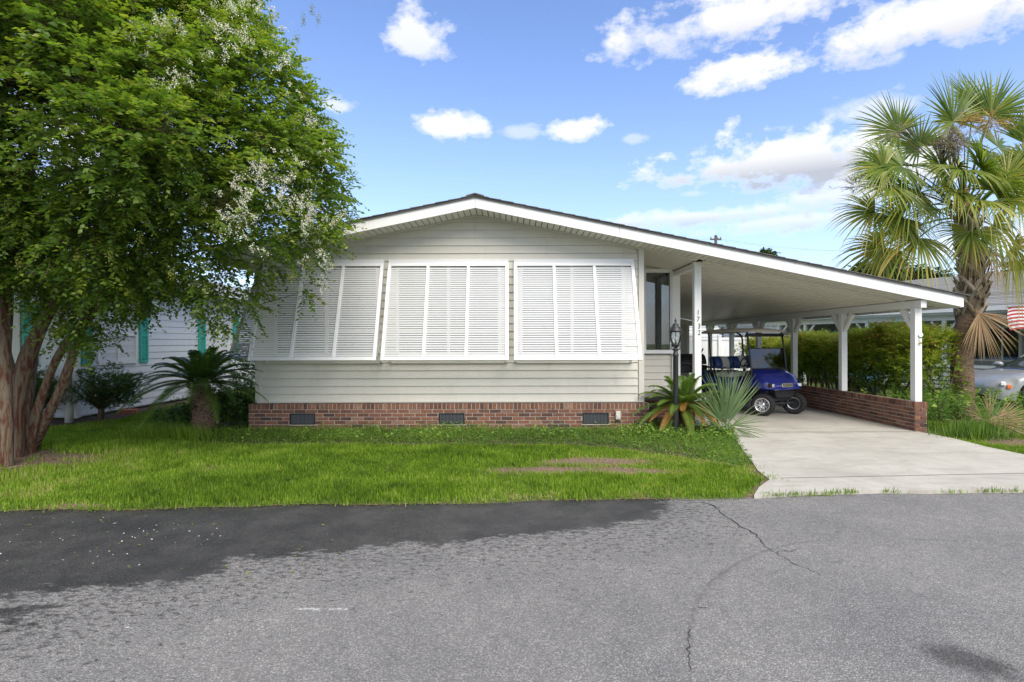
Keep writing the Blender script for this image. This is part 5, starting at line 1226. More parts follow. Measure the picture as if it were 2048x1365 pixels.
# crown envelope on the picture side, at about 8 m
SIL = [(-520, -330), (0, -420), (300, -300), (470, -60), (535, 40), (600, 130), (640, 220), (672, 300), (688, 380), (678, 450), (690, 430), (668, 500), (640, 545), (628, 580), (585, 590), (560, 560), (530, 600), (520, 640), (490, 655), (470, 680), (420, 640), (370, 590), (330, 575), (290, 600), (250, 640), (215, 675), (150, 690), (95, 640), (60, 600), (0, 560), (-60, 620), (-250, 640), (-520, 560)]
SILW = [((x - 1024) * 8.0 / FPX, HC - (y - YH) * 8.0 / FPX) for x, y in SIL]
def make_crown():
    n = 9000; X = rng.uniform(-11.4, -2.2, n); Z = rng.uniform(1.5, 9.2, n)
    ins = inpoly(X, Z, SILW); X, Z = X[ins], Z[ins]
    ed = segdist(X, Z, SILW + [SILW[0]])
    keep = rng.random(len(X)) < np.where(ed < .5, 1., .55); X, Z, ed = X[keep], Z[keep], ed[keep]
    sel = rng.permutation(len(X))[:950]; X, Z, ed = X[sel], Z[sel], ed[sel]
    lr = ((X > (450 - 1024) * 8 / FPX) & (Z < HC + (684 - 470) * 8 / FPX) & (rng.random(len(X)) < .5)); X, Z, ed = X[~lr], Z[~lr], ed[~lr]
    th = 2.3 * np.sqrt(np.clip(ed / 2.6, .02, 1))
    Yc = 8.0 + rng.uniform(-1, 1, len(X)) * th
    # shells: push clumps towards the surface of the crown
    u = rng.uniform(-1, 1, len(X)); Yc = 8.0 + np.sign(u) * np.abs(u) ** .45 * th * np.where((u < 0) & (X < -5), 1.12, 1)
    # perspective: keep the outline where the photograph has it
    f = Yc / 8.0; X2 = X * f; Z2 = HC + (Z - HC) * np.where(f < 1, f, 1 + (f - 1) * .6)
    r = np.clip(ed * .9, .16, .50) * rng.uniform(.7, 1.1, len(X))
    # a hollow in the middle left where stems and sky show through
    hx, hz = ((110 - 1024) * 8 / FPX, HC + (684 - 260) * 8 / FPX)
    hol = (((X - hx) / .85) ** 2 + ((Z - hz) / .62) ** 2 < 1) & (rng.random(len(X)) < .62)
    X2, Yc, Z2, r, ed = (a[~hol] for a in (X2, Yc, Z2, r, ed))
    C = np.stack([X2, Yc, Z2], -1); cen = np.array([-7.0, 8.2, 4.6])
    cnt = np.clip((r ** 2 * 225), 8, 56).astype(int); rep = np.repeat(np.arange(len(C)), cnt)
    d = nrm(rng.normal(0, 1, (len(rep), 3)) + np.array([0, -.1, .25])); out = nrm(C[rep] - cen)
    base = C[rep] + d * r[rep][:, None] * rng.uniform(.35, 1.0, (len(rep), 1))
    base[:, 2] = np.maximum(base[:, 2], 1.35)
    ax = nrm(d * .8 + out * .7 + rng.normal(0, .25, d.shape) + np.array([0, 0, -.05]))
    ln = rng.uniform(.20, .40, len(rep)); K = 13
    V, F, q = sprays(base, ax, ln, K, .092, .052, droop=.26, tmpl=QUADL)
    nl = len(rep) * K
    bright = np.repeat(np.clip(rng.normal(.60, .18, len(rep)) + .16 * np.clip((d[:, 2]), -1, 1) + .10 * np.clip((base[:, 0] + 6.5) / 3, -1, 1), 0, 1), K) + rng.normal(0, .09, nl) + np.tile(np.linspace(-.04, .14, K), len(rep))  # lit clump tops and right side of the crown put into leaf colour
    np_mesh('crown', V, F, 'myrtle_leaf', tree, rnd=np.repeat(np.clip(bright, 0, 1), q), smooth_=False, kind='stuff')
    # twigs carrying the sprays
    tip = base + ax * ln[:, None] * .9 + np.array([0, 0, -.22]) * ln[:, None] * .8
    D = tip - base; L = np.linalg.norm(D, axis=1)
    V2, F2, q2 = leaves(base, D, rng.normal(0, 1, D.shape) + .1, L, np.full(len(L), .006), QUADL)
    V3, F3, q3 = leaves(C[rep], base - C[rep], rng.normal(0, 1, D.shape), np.linalg.norm(base - C[rep], axis=1), np.full(len(rep), .004), QUADL)
    np_mesh('twigs', np.concatenate([V2, V3]), np.concatenate([F2, F3 + len(V2)]), 'twig', tree, kind='stuff')
    # limbs to the clumps
    b = MB(); b.smooth = True; order = sorted(range(len(C)), key=lambda i: np.linalg.norm(C[i] - cen)); pool = list(nodes)
    for i in order[::1]:
        c = Vector(C[i]); best = min(pool, key=lambda n_: (n_[0] - c).length + (0 if n_[0].z < c.z + .2 else 1.0))
        dist = (best[0] - c).length
        if dist < .1: continue
        r0 = max(min(best[1] * .6, .006 + dist * .014), .006); mid = best[0].lerp(c, .5) + Vector((random.uniform(-.1, .1), random.uniform(-.1, .1), -.04 * dist)) * dist * .7
        pth = [best[0], best[0].lerp(mid, .6) + Vector((0, 0, .02)), mid.lerp(c, .4), c]
        b.tube(pth, [r0, r0 * .8, r0 * .6, r0 * .35], 5, cap=False)
        if i % 2 == 0: pool.append((pth[2].copy(), r0 * .6)); 
        pool.append((c, r0 * .35))
    b.build('limbs', 'twig', tree, kind='stuff')
    return C, r
make_crown()
# blossom clusters
FL = [(470, 90), (505, 75), (440, 100), (375, 128), (365, 155), (285, 180), (300, 175), (270, 190), (335, 235), (5, 130), (305, 60), (315, 20), (520, 330), (515, 355), (555, 385), (565, 395), (530, 375), (545, 410), (485, 445), (500, 420), (470, 440), (610, 430), (620, 415), (590, 405), (640, 440), (600, 450), (650, 470), (625, 500), (640, 520), (580, 170), (570, 140), (560, 110), (545, 300), (470, 370), (455, 395), (505, 395), (575, 360), (610, 575), (600, 560), (660, 455), (660, 545), (470, 10), (540, 60), (590, 330), (630, 370), (495, 60), (455, 45), (300, 95), (380, 60), (640, 300), (520, 20), (400, 5), (618, 250), (500, 480)]
def make_flowers():
    Ps, Ns, rn, k = [], [], [], 0
    V = []; F = []; R = []; o = 0
    for i, (px, py) in enumerate(FL):
        edge = max(0, (px - 350) / 340); d = 8.0 - (2.1 * (1 - edge ** 2) ** .5) * 1.0 - .16 if py > 0 else 7
        if (px, py) in ((610, 575), (600, 560)): d = 8.0
        c = np.array(P(px, py, d)); s = rng.uniform(.05, .10); m3 = 3; n = int(11000 * s * s * rng.uniform(.6, 1.1)) * m3; g = rng.normal(0, 1, (n, 3)); g = nrm(g) * rng.uniform(.1, 1, (n, 1)) ** .7 * s * np.array([.55, .55, .8]); oc = rng.normal(0, .075, (m3, 3)); g = g + oc[np.arange(n) % m3]
        g *= (1 + .35 * np.sin(g @ np.array([60, 45, 52]) + i))[:, None]
        v, f, q = leaves(c + g, rng.normal(0, 1, (n, 3)), rng.normal(0, 1, (n, 3)), rng.uniform(.010, .022, n), rng.uniform(.008, .016, n), QUADL)
        V.append(v); F.append(f + o); o += len(v); base = .12 if i % 3 else .45
        R.append(np.repeat(np.clip(rng.normal(base + .3, .28, n), 0, 1), q))
    np_mesh('blossoms', np.concatenate(V), np.concatenate(F), 'myrtle_flower', tree, rnd=np.concatenate(R), kind='stuff')
    V = []; F = []; R = []; o = 0
    for i in range(48):
        px = rng.uniform(0, 640); py = rng.uniform(0, 560); edge = max(0, (px - 350) / 340); d = 8.0 - 2.05 * (1 - min(edge, .98) ** 2) ** .5
        c = np.array(P(px, py, d)); n = 70; s = .07; g = nrm(rng.normal(0, 1, (n, 3))) * rng.uniform(.1, 1, (n, 1)) * s * np.array([.8, .8, 1.6])
        v, f, q = leaves(c + g, rng.normal(0, 1, (n, 3)), rng.normal(0, 1, (n, 3)), np.full(n, .014), np.full(n, .012), QUADL)
        V.append(v); F.append(f + o); o += len(v); R.append(np.repeat(rng.random(n), q))
    np_mesh('seed_clusters', np.concatenate(V), np.concatenate(F), 'seed_cluster', tree, rnd=np.concatenate(R), kind='stuff')
make_flowers()

# ================================================================== SABAL PALMETTO
pt = thing('palmetto_palm', 'tall shaggy palmetto palm with fan fronds behind the end of the carport roof', 'palm tree', (9.47, 11.5, 0))
tp = [Vector(P(x, y, 11.5)) for x, y in [(1925, 845), (1925, 780), (1924, 720), (1932, 660), (1944, 610), (1948, 560), (1942, 510), (1934, 460), (1928, 410), (1926, 380)]]; tp[0].z = -.02
b = MB(); b.smooth = True; b.tube(tp, [.22, .198, .192, .196, .205, .195, .18, .16, .13, .09], 20)
for j, v in enumerate(b.v): 
    c = tp[j // 20] if j // 20 < len(tp) else None
    if c is not None: b.v[j] = tuple(c + (Vector(v) - c) * (1 + random.uniform(-.05, .05)))
b.build('trunk', 'palm_bark', pt)
def trunk_at(z):
    for a, c in zip(tp[:-1], tp[1:]):
        if a.z <= z <= c.z: return a.lerp(c, (z - a.z) / (c.z - a.z))
    return tp[-1]
for i in range(64):      # crossed old leaf bases
    z = 2.05 + i * .033; az = i * 2.39996; c = trunk_at(z); rr = .175 * (1 - .30 * (i / 64) ** 2); 
    for s in (-1, 1):
        V = []; m_ = 6; R = []
        for k in range(m_):
            t = k / (m_ - 1); a = az + s * (.12 + t * .75); r = rr + .03 + .07 * t * t + .05 * t; zz = z + .05 + t * .28; w = .050 * (1 - .45 * t)
            n_ = Vector((cos(a), sin(a), .25)).normalized(); tt = Vector((-sin(a) * s, cos(a) * s, .55)).normalized(); sd_ = n_.cross(tt).normalized()
            p = Vector((c.x + r * cos(a), c.y + r * sin(a), zz)); V += [p + sd_ * w + n_ * -.008, p + n_ * .014, p - sd_ * w + n_ * -.008, p - n_ * .02]
        F = [(k * 4 + a_, k * 4 + (a_ + 1) % 4, (k + 1) * 4 + (a_ + 1) % 4, (k + 1) * 4 + a_) for k in range(m_ - 1) for a_ in range(4)]; F.append((m_ * 4 - 4, m_ * 4 - 3, m_ * 4 - 2, m_ * 4 - 1))
        me_rnd = np.clip(np.full(len(V), random.random()) + rng.normal(0, .1, len(V)), 0, 1)
        np_mesh('leaf_base', V, F, 'palm_boot', pt, rnd=me_rnd)
def fan(parent, base, hub, R, nseg=44, span=125, droop=.35, mat='palm_leaf', name='frond', up=None, age=.4, wseg=.040, curl=.25, fdir=None, mindr=0.0, rigid=False, pet=.016):
    base = Vector(base); hub = Vector(hub); pd = (hub - base)
    f = (Vector(fdir) if fdir is not None else Vector((pd.x, pd.y, pd.z - .35 * pd.length))).normalized()
    u = Vector(up) if up is not None else Vector((0, 0, 1)) + Vector((random.uniform(-.3, .3), random.uniform(-.5, .1), 0))
    s = f.cross(u).normalized(); u = s.cross(f).normalized()
    V = []; F = []; Rr = []; MI = []
    # petiole
    m_ = 7
    for k in range(m_):
        t = k / (m_ - 1); p = base.lerp(hub, t) + Vector((0, 0, 1)) * .18 * pd.length * sin(pi * t) * .6; w = pet * (1.7 - t)
        V += [p + s * w, p + u * w * .6, p - s * w, p - u * w * .6]; Rr += [age * .8] * 4
    F += [(k * 4 + a, k * 4 + (a + 1) % 4, (k + 1) * 4 + (a + 1) % 4, (k + 1) * 4 + a) for k in range(m_ - 1) for a in range(4)]
    ts = (0, .18, .40, .62, .82, 1.0); ws = (.25, .75, 1.0, .75, .42, .04)
    for i in range(nseg):
        th = radians(-span + 2 * span * (i + .5) / nseg) + random.uniform(-.03, .03); c = cos(th)
        d = (f * c + s * sin(th)).normalized(); d = (d + u * (.18 * abs(sin(th)) + random.uniform(-.08, .08))).normalized()
        L = R * (.72 + .28 * max(c, -.2)) * random.uniform(.9, 1.06); dr = droop * random.uniform(.6, 1.5) + mindr
        tipbrown = 1 if random.random() < .25 else 0; rb = min(1, max(0, random.gauss(age, .14)))
        sv = d.cross(u).normalized(); b0 = len(V)
        for k, (t, w) in enumerate(zip(ts, ws)):
            p = hub + d * L * t * (1 - .12 * t * dr) - Vector((0, 0, 1)) * L * dr * t * t * t * .9 - u * curl * L * t * t * .3 * max(c, 0)
            ww = w * wseg * (R / 1.1) * (1 if t < .5 else random.uniform(.8, 1))
            r_ = min(1, rb + (.35 * t * t if tipbrown else 0) + .12 * t)
            V += [p + sv * ww * .5, p + u * ww * .35, p - sv * ww * .5]; Rr += [r_] * 3
        for k in range(len(ts) - 1):
            for a in (0, 1): F.append((b0 + k * 3 + a, b0 + k * 3 + a + 1, b0 + k * 3 + a + 4, b0 + k * 3 + a + 3))
    return np_mesh(name, V, F, mat, parent, rnd=np.clip(np.array(Rr), 0, 1))
HUBS = [(1828, 330, 10.9, 1.25, .25, .35), (1905, 205, 11.3, 1.15, .10, .35), (1865, 255, 11.9, 1.15, .12, .3), (1985, 190, 11.6, 1.25, .10, .3), (2055, 250, 11.4, 1.2, .15, .35),
        (1912, 385, 10.3, .90, .75, .6), (1770, 425, 11.0, 1.05, .40, .62), (1800, 370, 10.6, 1.0, .35, .5), (1862, 480, 10.8, 1.15, .75, .62), (1790, 500, 11.6, 1.15, .55, .75),
        (1965, 300, 10.4, 1.05, .30, .35), (2040, 400, 10.6, 1.1, .75, .55), (1990, 455, 11.6, 1.1, .9, .7), (2080, 340, 11.6, 1.2, .5, .45), (2100, 460, 11.2, 1.1, .9, .6),
        (1850, 300, 12.6, 1.1, .2, .35), (1800, 300, 12.0, 1.0, .3, .45), (2000, 260, 12.6, 1.2, .2, .3), (1930, 250, 12.8, 1.2, .1, .3), (1880, 420, 12.3, 1.0, .7, .5), (2030, 500, 12.2, 1.1, 1.0, .75), (1830, 440, 12.4, 1.05, .6, .55), (1915, 300, 11.0, 1.0, .12, .35)]
HUBS += [(1845, 395, 10.7, 1.1, .35, .45), (1880, 330, 10.9, 1.1, .3, .4), (1925, 340, 10.2, .9, .5, .5), (1960, 400, 10.3, 1.0, .7, .6), (1990, 380, 10.8, 1.1, .5, .5), (2070, 300, 11.0, 1.1, .3, .4), (2020, 330, 12.0, 1.1, .3, .4), (1820, 225, 11.8, 1.1, .1, .3), (1950, 170, 12.0, 1.1, .1, .3)]
HUBS += [(1790 + 38 * i, 300 + 28 * ((i * 5) % 7), 10.6 + .25 * (i % 4), 1.0, .3, .5 + .05 * (i % 4)) for i in range(8)]
for (px, py, d, R, dr, age) in HUBS:
    if py < 330: py += 32
    if px < 1880: px -= 30
    hub = P(px, py, d); base = trunk_at(4.3 + random.uniform(-.25, .35)); lat_ = (hub - base)
    hub = base + lat_ * .95
    fan(pt, base, hub, R * 1.0, droop=dr * .8, age=age, nseg=54, up=(random.uniform(-.35, .35), -1, random.uniform(.1, .9)))
for (px, py, d, R) in [(1942, 490, 11.0, .75), (1985, 505, 11.4, .8), (1905, 480, 11.8, .7)]:
    base = trunk_at(3.9); fan(pt, base, P(px, py, d), R, span=75, droop=.5, age=.5, mat='palm_dead', name='dead_frond', fdir=(random.uniform(-.3, .3), -.2, -1), wseg=.024, nseg=34, curl=.1)
fan(pt, trunk_at(2.3), P(1958, 628, 11.15), .98, span=62, droop=.12, age=.5, mat='palm_dead', name='dead_frond', fdir=(.38, -.12, -1), up=(0, -1, 0.1), wseg=.026, nseg=46, curl=.0, pet=.03)
def spray_cluster(name, c, R, n1, n2, mat, parent, w=.006, squash=(1, 1, 1)):
    d1 = nrm(rng.normal(0, 1, (n1, 3))) * np.array(squash); c = np.array(c); L1 = rng.uniform(.5, 1, n1) * R
    rep = np.repeat(np.arange(n1), n2); t = rng.uniform(.25, 1, len(rep)); b_ = c + d1[rep] * (L1[rep] * t)[:, None]
    d2 = nrm(d1[rep] + rng.normal(0, .75, (len(rep), 3)))
    V, F, q = leaves(b_, d2, rng.normal(0, 1, d2.shape), rng.uniform(.05, .16, len(rep)), np.full(len(rep), w), QUADL)
    V1, F1, q1 = leaves(np.repeat(c[None], n1, 0), d1, rng.normal(0, 1, d1.shape), L1, np.full(n1, w * 2), QUADL)
    return np_mesh(name, np.concatenate([V, V1]), np.concatenate([F, F1 + len(V)]), mat, parent, rnd=rng.random(len(V) + len(V1)), kind='stuff')
spray_cluster('old_flower_stalk', P(1897, 290, 10.7), .50, 70, 26, 'palm_boot', pt, .008, (1, .6, .8))
leafmat('tan_stalk', [(0, (.34, .22, .06)), (1, (.46, .33, .12))], .1, .7)
spray_cluster('flower_stalk', P(1985, 245, 10.6), .46, 34, 15, 'tan_stalk', pt, .009, (1, .6, .8))
spray_cluster('flower_stalk', P(1940, 240, 10.8), .36, 24, 14, 'tan_stalk', pt, .009, (1, .6, .6))
for (px, py) in ((1795, 265), (1715, 375), (2030, 330)):
    spray_cluster('old_flower_stalk', P(px, py, 11.4), .45, 12, 16, 'palm_boot', pt, .009, (1.3, .6, .5))
b = MB(); b.smooth = True
for (px, py) in ((1795, 265), (1715, 375), (2030, 330), (1897, 290), (1985, 225)):
    e = P(px, py, 11.2); a = trunk_at(4.4); b.tube([a, a.lerp(e, .5) + Vector((0, 0, .18)), e], [.02, .014, .006], 6)
b.build('stalk', 'palm_boot' if False else 'twig', pt)

# ================================================================== SAGO PALMS, YOUNG PALMETTO
def sago_frond(parent, base, az, el, L, mat='sago_leaf', name='frond', droop=.55, nl=46, leafl=.17, age=.4):
    d = Vector((cos(az) * cos(el), sin(az) * cos(el), sin(el))); side = Vector((-sin(az), cos(az), 0)); base = Vector(base)
    V = []; F = []; R = []; pts = []
    m_ = 12
    for k in range(m_ + 1):
        t = k / m_; pts.append(base + d * L * t - Vector((0, 0, 1)) * L * droop * t * t)
    for k, p in enumerate(pts):
        w = .010 * (1 - .8 * k / m_); V += [p + side * w, p + Vector((0, 0, w)), p - side * w]; R += [min(1, age + .35)] * 3
    F += [(k * 3 + a, k * 3 + a + 1, k * 3 + a + 4, k * 3 + a + 3) for k in range(m_) for a in (0, 1)]
    for i in range(nl):
        t = .10 + .90 * (i + .5) / nl; k = min(int(t * m_), m_ - 1); p = pts[k].lerp(pts[k + 1], t * m_ - k); tan = (pts[k + 1] - pts[k]).normalized(); up = side.cross(tan); up = up if up.z > 0 else -up
        ll = leafl * (sin(pi * min(1, t * .93 + .10)) ** .55) * random.uniform(.9, 1.08)
        for s in (-1, 1):
            dd = (side * s * .88 + tan * .55 + up * .38 + Vector((0, 0, -.05))).normalized(); w_ = tan * .0085
            b0 = len(V); q = p + dd * ll * .55; e = p + dd * ll - Vector((0, 0, .035)); V += [p + w_, p - w_, q + w_ * .9, q - w_ * .9, e]; r = min(1, max(0, random.gauss(age, .1))); R += [r] * 5
            F += [(b0, b0 + 1, b0 + 3, b0 + 2), (b0 + 2, b0 + 3, b0 + 4, b0 + 4)]
    # fix degenerate quads into proper thin quads
    F = [f if len(set(f)) == 4 else (f[0], f[1], f[2], f[2]) for f in F]
    VV = list(V); FF = []
    for f in F:
        if f[2] == f[3]: VV.append(tuple(Vector(V[f[2]]) + Vector((0, 0, .001)))); R.append(R[f[2]]); FF.append((f[0], f[1], f[2], len(VV) - 1))
        else: FF.append(f)
    return np_mesh(name, VV, FF, mat, parent, rnd=np.array(R))
def sago_trunk(parent, c, h, r, lean=(0, 0)):
    b = MB(); b.smooth = True; pts = [Vector((c[0] + lean[0] * t, c[1] + lean[1] * t, h * t)) for t in (0, .25, .5, .75, 1)]; b.tube(pts, [r * 1.0, r * 1.08, r, r * .95, r * .8], 14); b.build('trunk', 'palm_bark', parent)
    n = 420; t = rng.random(n); a = rng.random(n) * 2 * pi; B = np.stack([c[0] + lean[0] * t + r * .92 * np.cos(a), c[1] + lean[1] * t + r * .92 * np.sin(a), h * t], -1)
    D = np.stack([np.cos(a), np.sin(a), rng.uniform(.1, 1.1, n)], -1); V, F, q = leaves(B, D, rng.normal(0, 1, (n, 3)), rng.uniform(.05, .10, n), rng.uniform(.02, .035, n), LEAF)
    np_mesh('trunk_scales', V, F, 'palm_dead' if False else 'mulch_scale', parent, rnd=np.repeat(rng.random(n), q), kind='stuff')
leafmat('mulch_scale', [(0, (.05, .025, .015)), (.7, (.13, .07, .04)), (1, (.30, .24, .17))], 0, .9)
s1 = thing('sago_palm', 'dark green sago palm with a stout shaggy trunk at the left corner of the house', 'sago palm', (-5.52, 9.85, 0))
sago_trunk(s1, (-5.50, 9.85), .90, .175, (-.06, .0))
for i in range(54):
    az = i * 2.39996; el = radians(76 - 74 * (i / 54) ** .9 + random.uniform(-6, 6)); sago_frond(s1, (-5.56 + .08 * cos(az), 9.85 + .08 * sin(az), .92), az, el, random.uniform(1.05, 1.32), droop=.44 + .12 * (i / 54), leafl=.17, age=.22 + .5 * random.random() * (i / 54))
s2 = thing('sago_palm', 'sago palm with yellowing orange lower fronds right behind the lamp post', 'sago palm', (3.25, 10.0, 0))
sago_trunk(s2, (3.10, 10.0), .46, .15)
for i in range(48):
    az = i * 2.39996 + .4; el = radians(80 - 85 * (i / 48) ** .9 + random.uniform(-6, 6)); sago_frond(s2, (3.10 + .05 * cos(az), 10.0 + .05 * sin(az), .48), az, el, random.uniform(.88, 1.12), droop=.42 + .1 * (i / 48), leafl=.14, age=.45 + .35 * random.random())
for az, el, L in ((radians(205), .22, .80), (radians(225), .05, .85), (radians(-50), .35, .75), (radians(-65), .25, .85), (radians(-75), .1, .7), (radians(250), .45, .6), (radians(-40), .2, .8), (radians(262), .0, .8)):
    sago_frond(s2, (3.10, 9.95, .52), az, el, L, mat='sago_dead', name='dead_frond', droop=.55, leafl=.13, age=.4)
yp = thing('young_palmetto', 'young stemless palmetto with spiky pale green fans at the driveway edge', 'palmetto', (3.72, 9.35, 0))
for (bx, by, hx, hy, R, fd, sp, n_) in [(1450, 872, 1452, 842, 1.02, (0.05, -.12, 1), 34, 22), (1455, 875, 1458, 846, .90, (.26, .15, .9), 28, 12), (1447, 874, 1443, 846, .85, (-.35, -.2, .9), 36, 14), (1440, 876, 1424, 800, .42, (-.05, -.7, .7), 150, 20), (1452, 875, 1464, 852, .62, (.9, -.3, .35), 30, 7), (1448, 875, 1440, 850, .5, (-.95, -.2, .35), 35, 8), (1455, 876, 1470, 858, .55, (.75, -.4, -.3), 24, 6)]:
    bb = P(bx, by, 9.38); bb.z = .02; fan(yp, bb, P(hx, hy, 9.38), R, nseg=n_, span=sp, droop=.06, mat='palmetto_leaf', age=random.uniform(.35, .7), fdir=fd, up=(0, -1, .4), wseg=.034, curl=.12, pet=.010)
dp = thing('dry_palmetto', 'small dried-out palmetto with tan fans among the weeds below the palm', 'palmetto', (7.9, 8.9, 0))
for (hx, hy, R, fd, sp, n_, mt) in [(1990, 850, .62, (.75, -.3, .35), 45, 24, 'palm_dead'), (1975, 845, .5, (.9, -.5, -.05), 50, 20, 'palm_dead'), (1965, 840, .5, (-.8, -.3, .5), 30, 10, 'palm_dead'), (1978, 838, .55, (.0, 0, 1), 24, 8, 'palm_dead'), (1985, 842, .5, (.4, .1, .8), 30, 8, 'palmetto_leaf')]:
    fan(dp, (8.35, 9.45, .05), P(hx, hy, 9.5), R, nseg=n_, span=sp, droop=.12, mat=mt, age=.6, fdir=fd, up=(0, -1, .5), wseg=.03, pet=.008)

# ================================================================== HEDGE, BUSHES
def bush(t, blobs, leafL, leafW, mat, dens=110, K=8, ln=(.10, .2), bias=.45, name='foliage', top=.35, zmin=.1):
    C = np.array([b_[:3] for b_ in blobs]); r = np.array([b_[3] for b_ in blobs])
    cnt = np.maximum((r ** 2 * dens), 4).astype(int); rep = np.repeat(np.arange(len(C)), cnt); d = nrm(rng.normal(0, 1, (len(rep), 3)) + np.array([0, 0, .2]))
    base = C[rep] + d * r[rep][:, None] * rng.uniform(.55, 1.0, (len(rep), 1)); base[:, 2] = np.maximum(base[:, 2], zmin)
    ax = nrm(d + rng.normal(0, .35, d.shape) + np.array([0, 0, .3]))
    V, F, q = sprays(base, ax, rng.uniform(*ln, len(rep)), K, leafL, leafW, droop=.1, spread=.8, upn=.9)
    zt = C[:, 2].max() + r.max() * .6; br = bias + top * (base[:, 2] - (zt - .55)) / .55  # leaves lighter with height, sunlit top put into the leaf colour
    R = np.clip(np.repeat(br + rng.normal(0, .12, len(rep)), K) + rng.normal(0, .10, len(rep) * K), 0, 1)
    return np_mesh(name, V, F, mat, t, rnd=np.repeat(R, q), kind='stuff')
def rblobs(n, c, e, r): 
    o = []
    while len(o) < n:
        p = rng.uniform(-1, 1, 3)
        if (p ** 2).sum() <= 1: o.append((c[0] + p[0] * e[0], c[1] + p[1] * e[1], c[2] + p[2] * e[2], r * rng.uniform(.7, 1.2)))
    return o
hg = thing('hedge', 'long yellow-green topped hedge on bare stems running behind the low brick wall', 'hedge', (8.5, 13, 0))
bl = []
for y in np.arange(11.45, 19.6, .22):
    xc = 8.75 - .01 * (y - 10); top = 2.02 - .045 * (y - 10.4) + .10 * sin(y * 2.1) + .06 * sin(y * 5.7)
    for z in np.arange(.85 if y > 11.6 else .35, top - .15, .24):
        for xo in (-.38, 0, .38): bl.append((xc + xo + rng.normal(0, .07), y + rng.normal(0, .07), z + rng.normal(0, .05), rng.uniform(.18, .26)))
keep = []
for b_ in bl:
    low = b_[2] < 1.25
    if low and rng.random() < (.35 if b_[2] < 1.0 else .08): continue
    keep.append(b_)
bush(hg, keep, .085, .036, 'hedge_leaf', dens=520, K=8, ln=(.12, .24), bias=.80, top=.30)
# new growth on the hedge top
n = 3600; yy = rng.uniform(11.25, 19.6, n); B = np.stack([8.72 + rng.uniform(-.5, .5, n), yy, 1.98 - .045 * (yy - 10.4) + .10 * np.sin(yy * 2.1) + .06 * np.sin(yy * 5.7) - .12 + rng.uniform(-.16, .06, n)], -1)
V, F, q = sprays(B, np.stack([rng.normal(0, .5, n), rng.normal(0, .5, n), np.full(n, 1.)], -1), rng.uniform(.1, .24, n), 10, .085, .034, droop=0, spread=.7, upn=.5)
np_mesh('new_growth', V, F, 'hedge_leaf', hg, rnd=np.repeat(np.clip(rng.normal(.76, .11, n * 10), 0, 1), q), kind='stuff')
b = MB(); b.smooth = True
for y in np.arange(11.4, 19.5, .62):
    for k in range(4):
        x0, y0 = 8.75 + random.uniform(-.12, .12), y + random.uniform(-.15, .15); ex, ey = x0 + random.uniform(-.45, .45), y0 + random.uniform(-.45, .45)
        b.tube([(x0, y0, 0), (x0 + (ex - x0) * .2 + random.uniform(-.04, .04), y0 + (ey - y0) * .3, .45), (x0 + (ex - x0) * .7, y0 + (ey - y0) * .65, .85), (ex, ey, 1.45)], [.028, .022, .016, .008], 6)
b.build('stems', 'twig', hg, kind='stuff')
def round_bush(label, c, e, n, r, stem):
    t = thing('round_bush', label, 'bush', (c[0], c[1], 0)); bush(t, rblobs(n, c, e, r), .046, .026, 'bush_leaf', dens=1500, K=8, ln=(.06, .13), bias=.42, top=.10)
    b = MB(); b.smooth = True; sx = stem[0]
    b.tube([(sx, c[1], 0), (sx + .02, c[1], .25), (sx + .05, c[1] + .02, .7)], [.07, .055, .04], 9)
    for k in range(6): a = k; b.tube([(sx + .02, c[1], .28), (sx + .35 * cos(a), c[1] + .35 * sin(a), .62), (sx + .6 * cos(a), c[1] + .5 * sin(a), .85)], [.03, .02, .01], 6)
    b.build('stem', 'twig', t)
round_bush('round clipped bush on a short bare stem between the drain pipe and the sago palm', (-8.33, 11.35, .72), (.62, .5, .38), 60, .17, (-8.5,))
round_bush('dark bush behind the crape myrtle trunks, left of the drain pipe', (-9.55, 10.95, .66), (.58, .45, .40), 55, .17, (-9.5,))
cb = thing('corner_shrub', 'dark leafy shrub growing between the sago palm and the house corner', 'bush', (-5.2, 10.5, 0))
bush(cb, rblobs(50, (-5.35, 10.55, .42), (.55, .40, .34), .17) + rblobs(26, (-6.2, 10.2, .30), (.42, .3, .22), .14), .055, .032, 'bush_leaf', dens=900, K=7, ln=(.07, .14), bias=.45, top=.15)
cb2 = thing('yellow_shrub', 'bright yellow-green shrub beside the side wall of the house, behind the sago palm', 'bush', (-5.6, 12.4, 0))
bush(cb2, rblobs(50, (-5.75, 12.4, .95), (.55, .6, .62), .2), .06, .034, 'weed_leaf', dens=500, K=7, ln=(.08, .16), bias=.62, top=.2)
# distant trees
def far_tree(label, x, y, h, w, n=60, dens=26, leafL=.5):
    t = thing('distant_tree', label, 'tree', (x, y, 0)); bl = rblobs(n, (x, y, h * .66), (w / 2, w / 2, h * .32), w * .13); bush(t, bl, leafL, leafL * .55, 'far_leaf', dens=dens / (w * .13) ** 2 * 1.6, K=6, ln=(.3, .7), bias=.4, top=.3, zmin=1.5)
    b = MB(); b.smooth = True; b.tube([(x, y, 0), (x + .2, y, h * .35), (x, y, h * .7)], [.35, .26, .12], 8); b.build('trunk', 'wood_pole', t)
for px, yt, d, w, lb in ((1535, 508, 60, 3.6, 'small rounded treetop just showing above the sloping carport roof'), (1760, 527, 48, 5.5, 'green treetops behind the lower left palm fronds'), (1850, 545, 55, 6, 'distant tree behind the palmetto trunk'), (2040, 528, 50, 4, 'distant tree above the neighbouring roof at the right edge'), (1470, 645, 60, 8, 'distant tree above the white vinyl fence'), (560, 610, 60, 9, 'distant tree between the two houses')):
    far_tree(lb, (px - 1024) * d / FPX, d, HC + (YH - yt) * d / FPX, w)
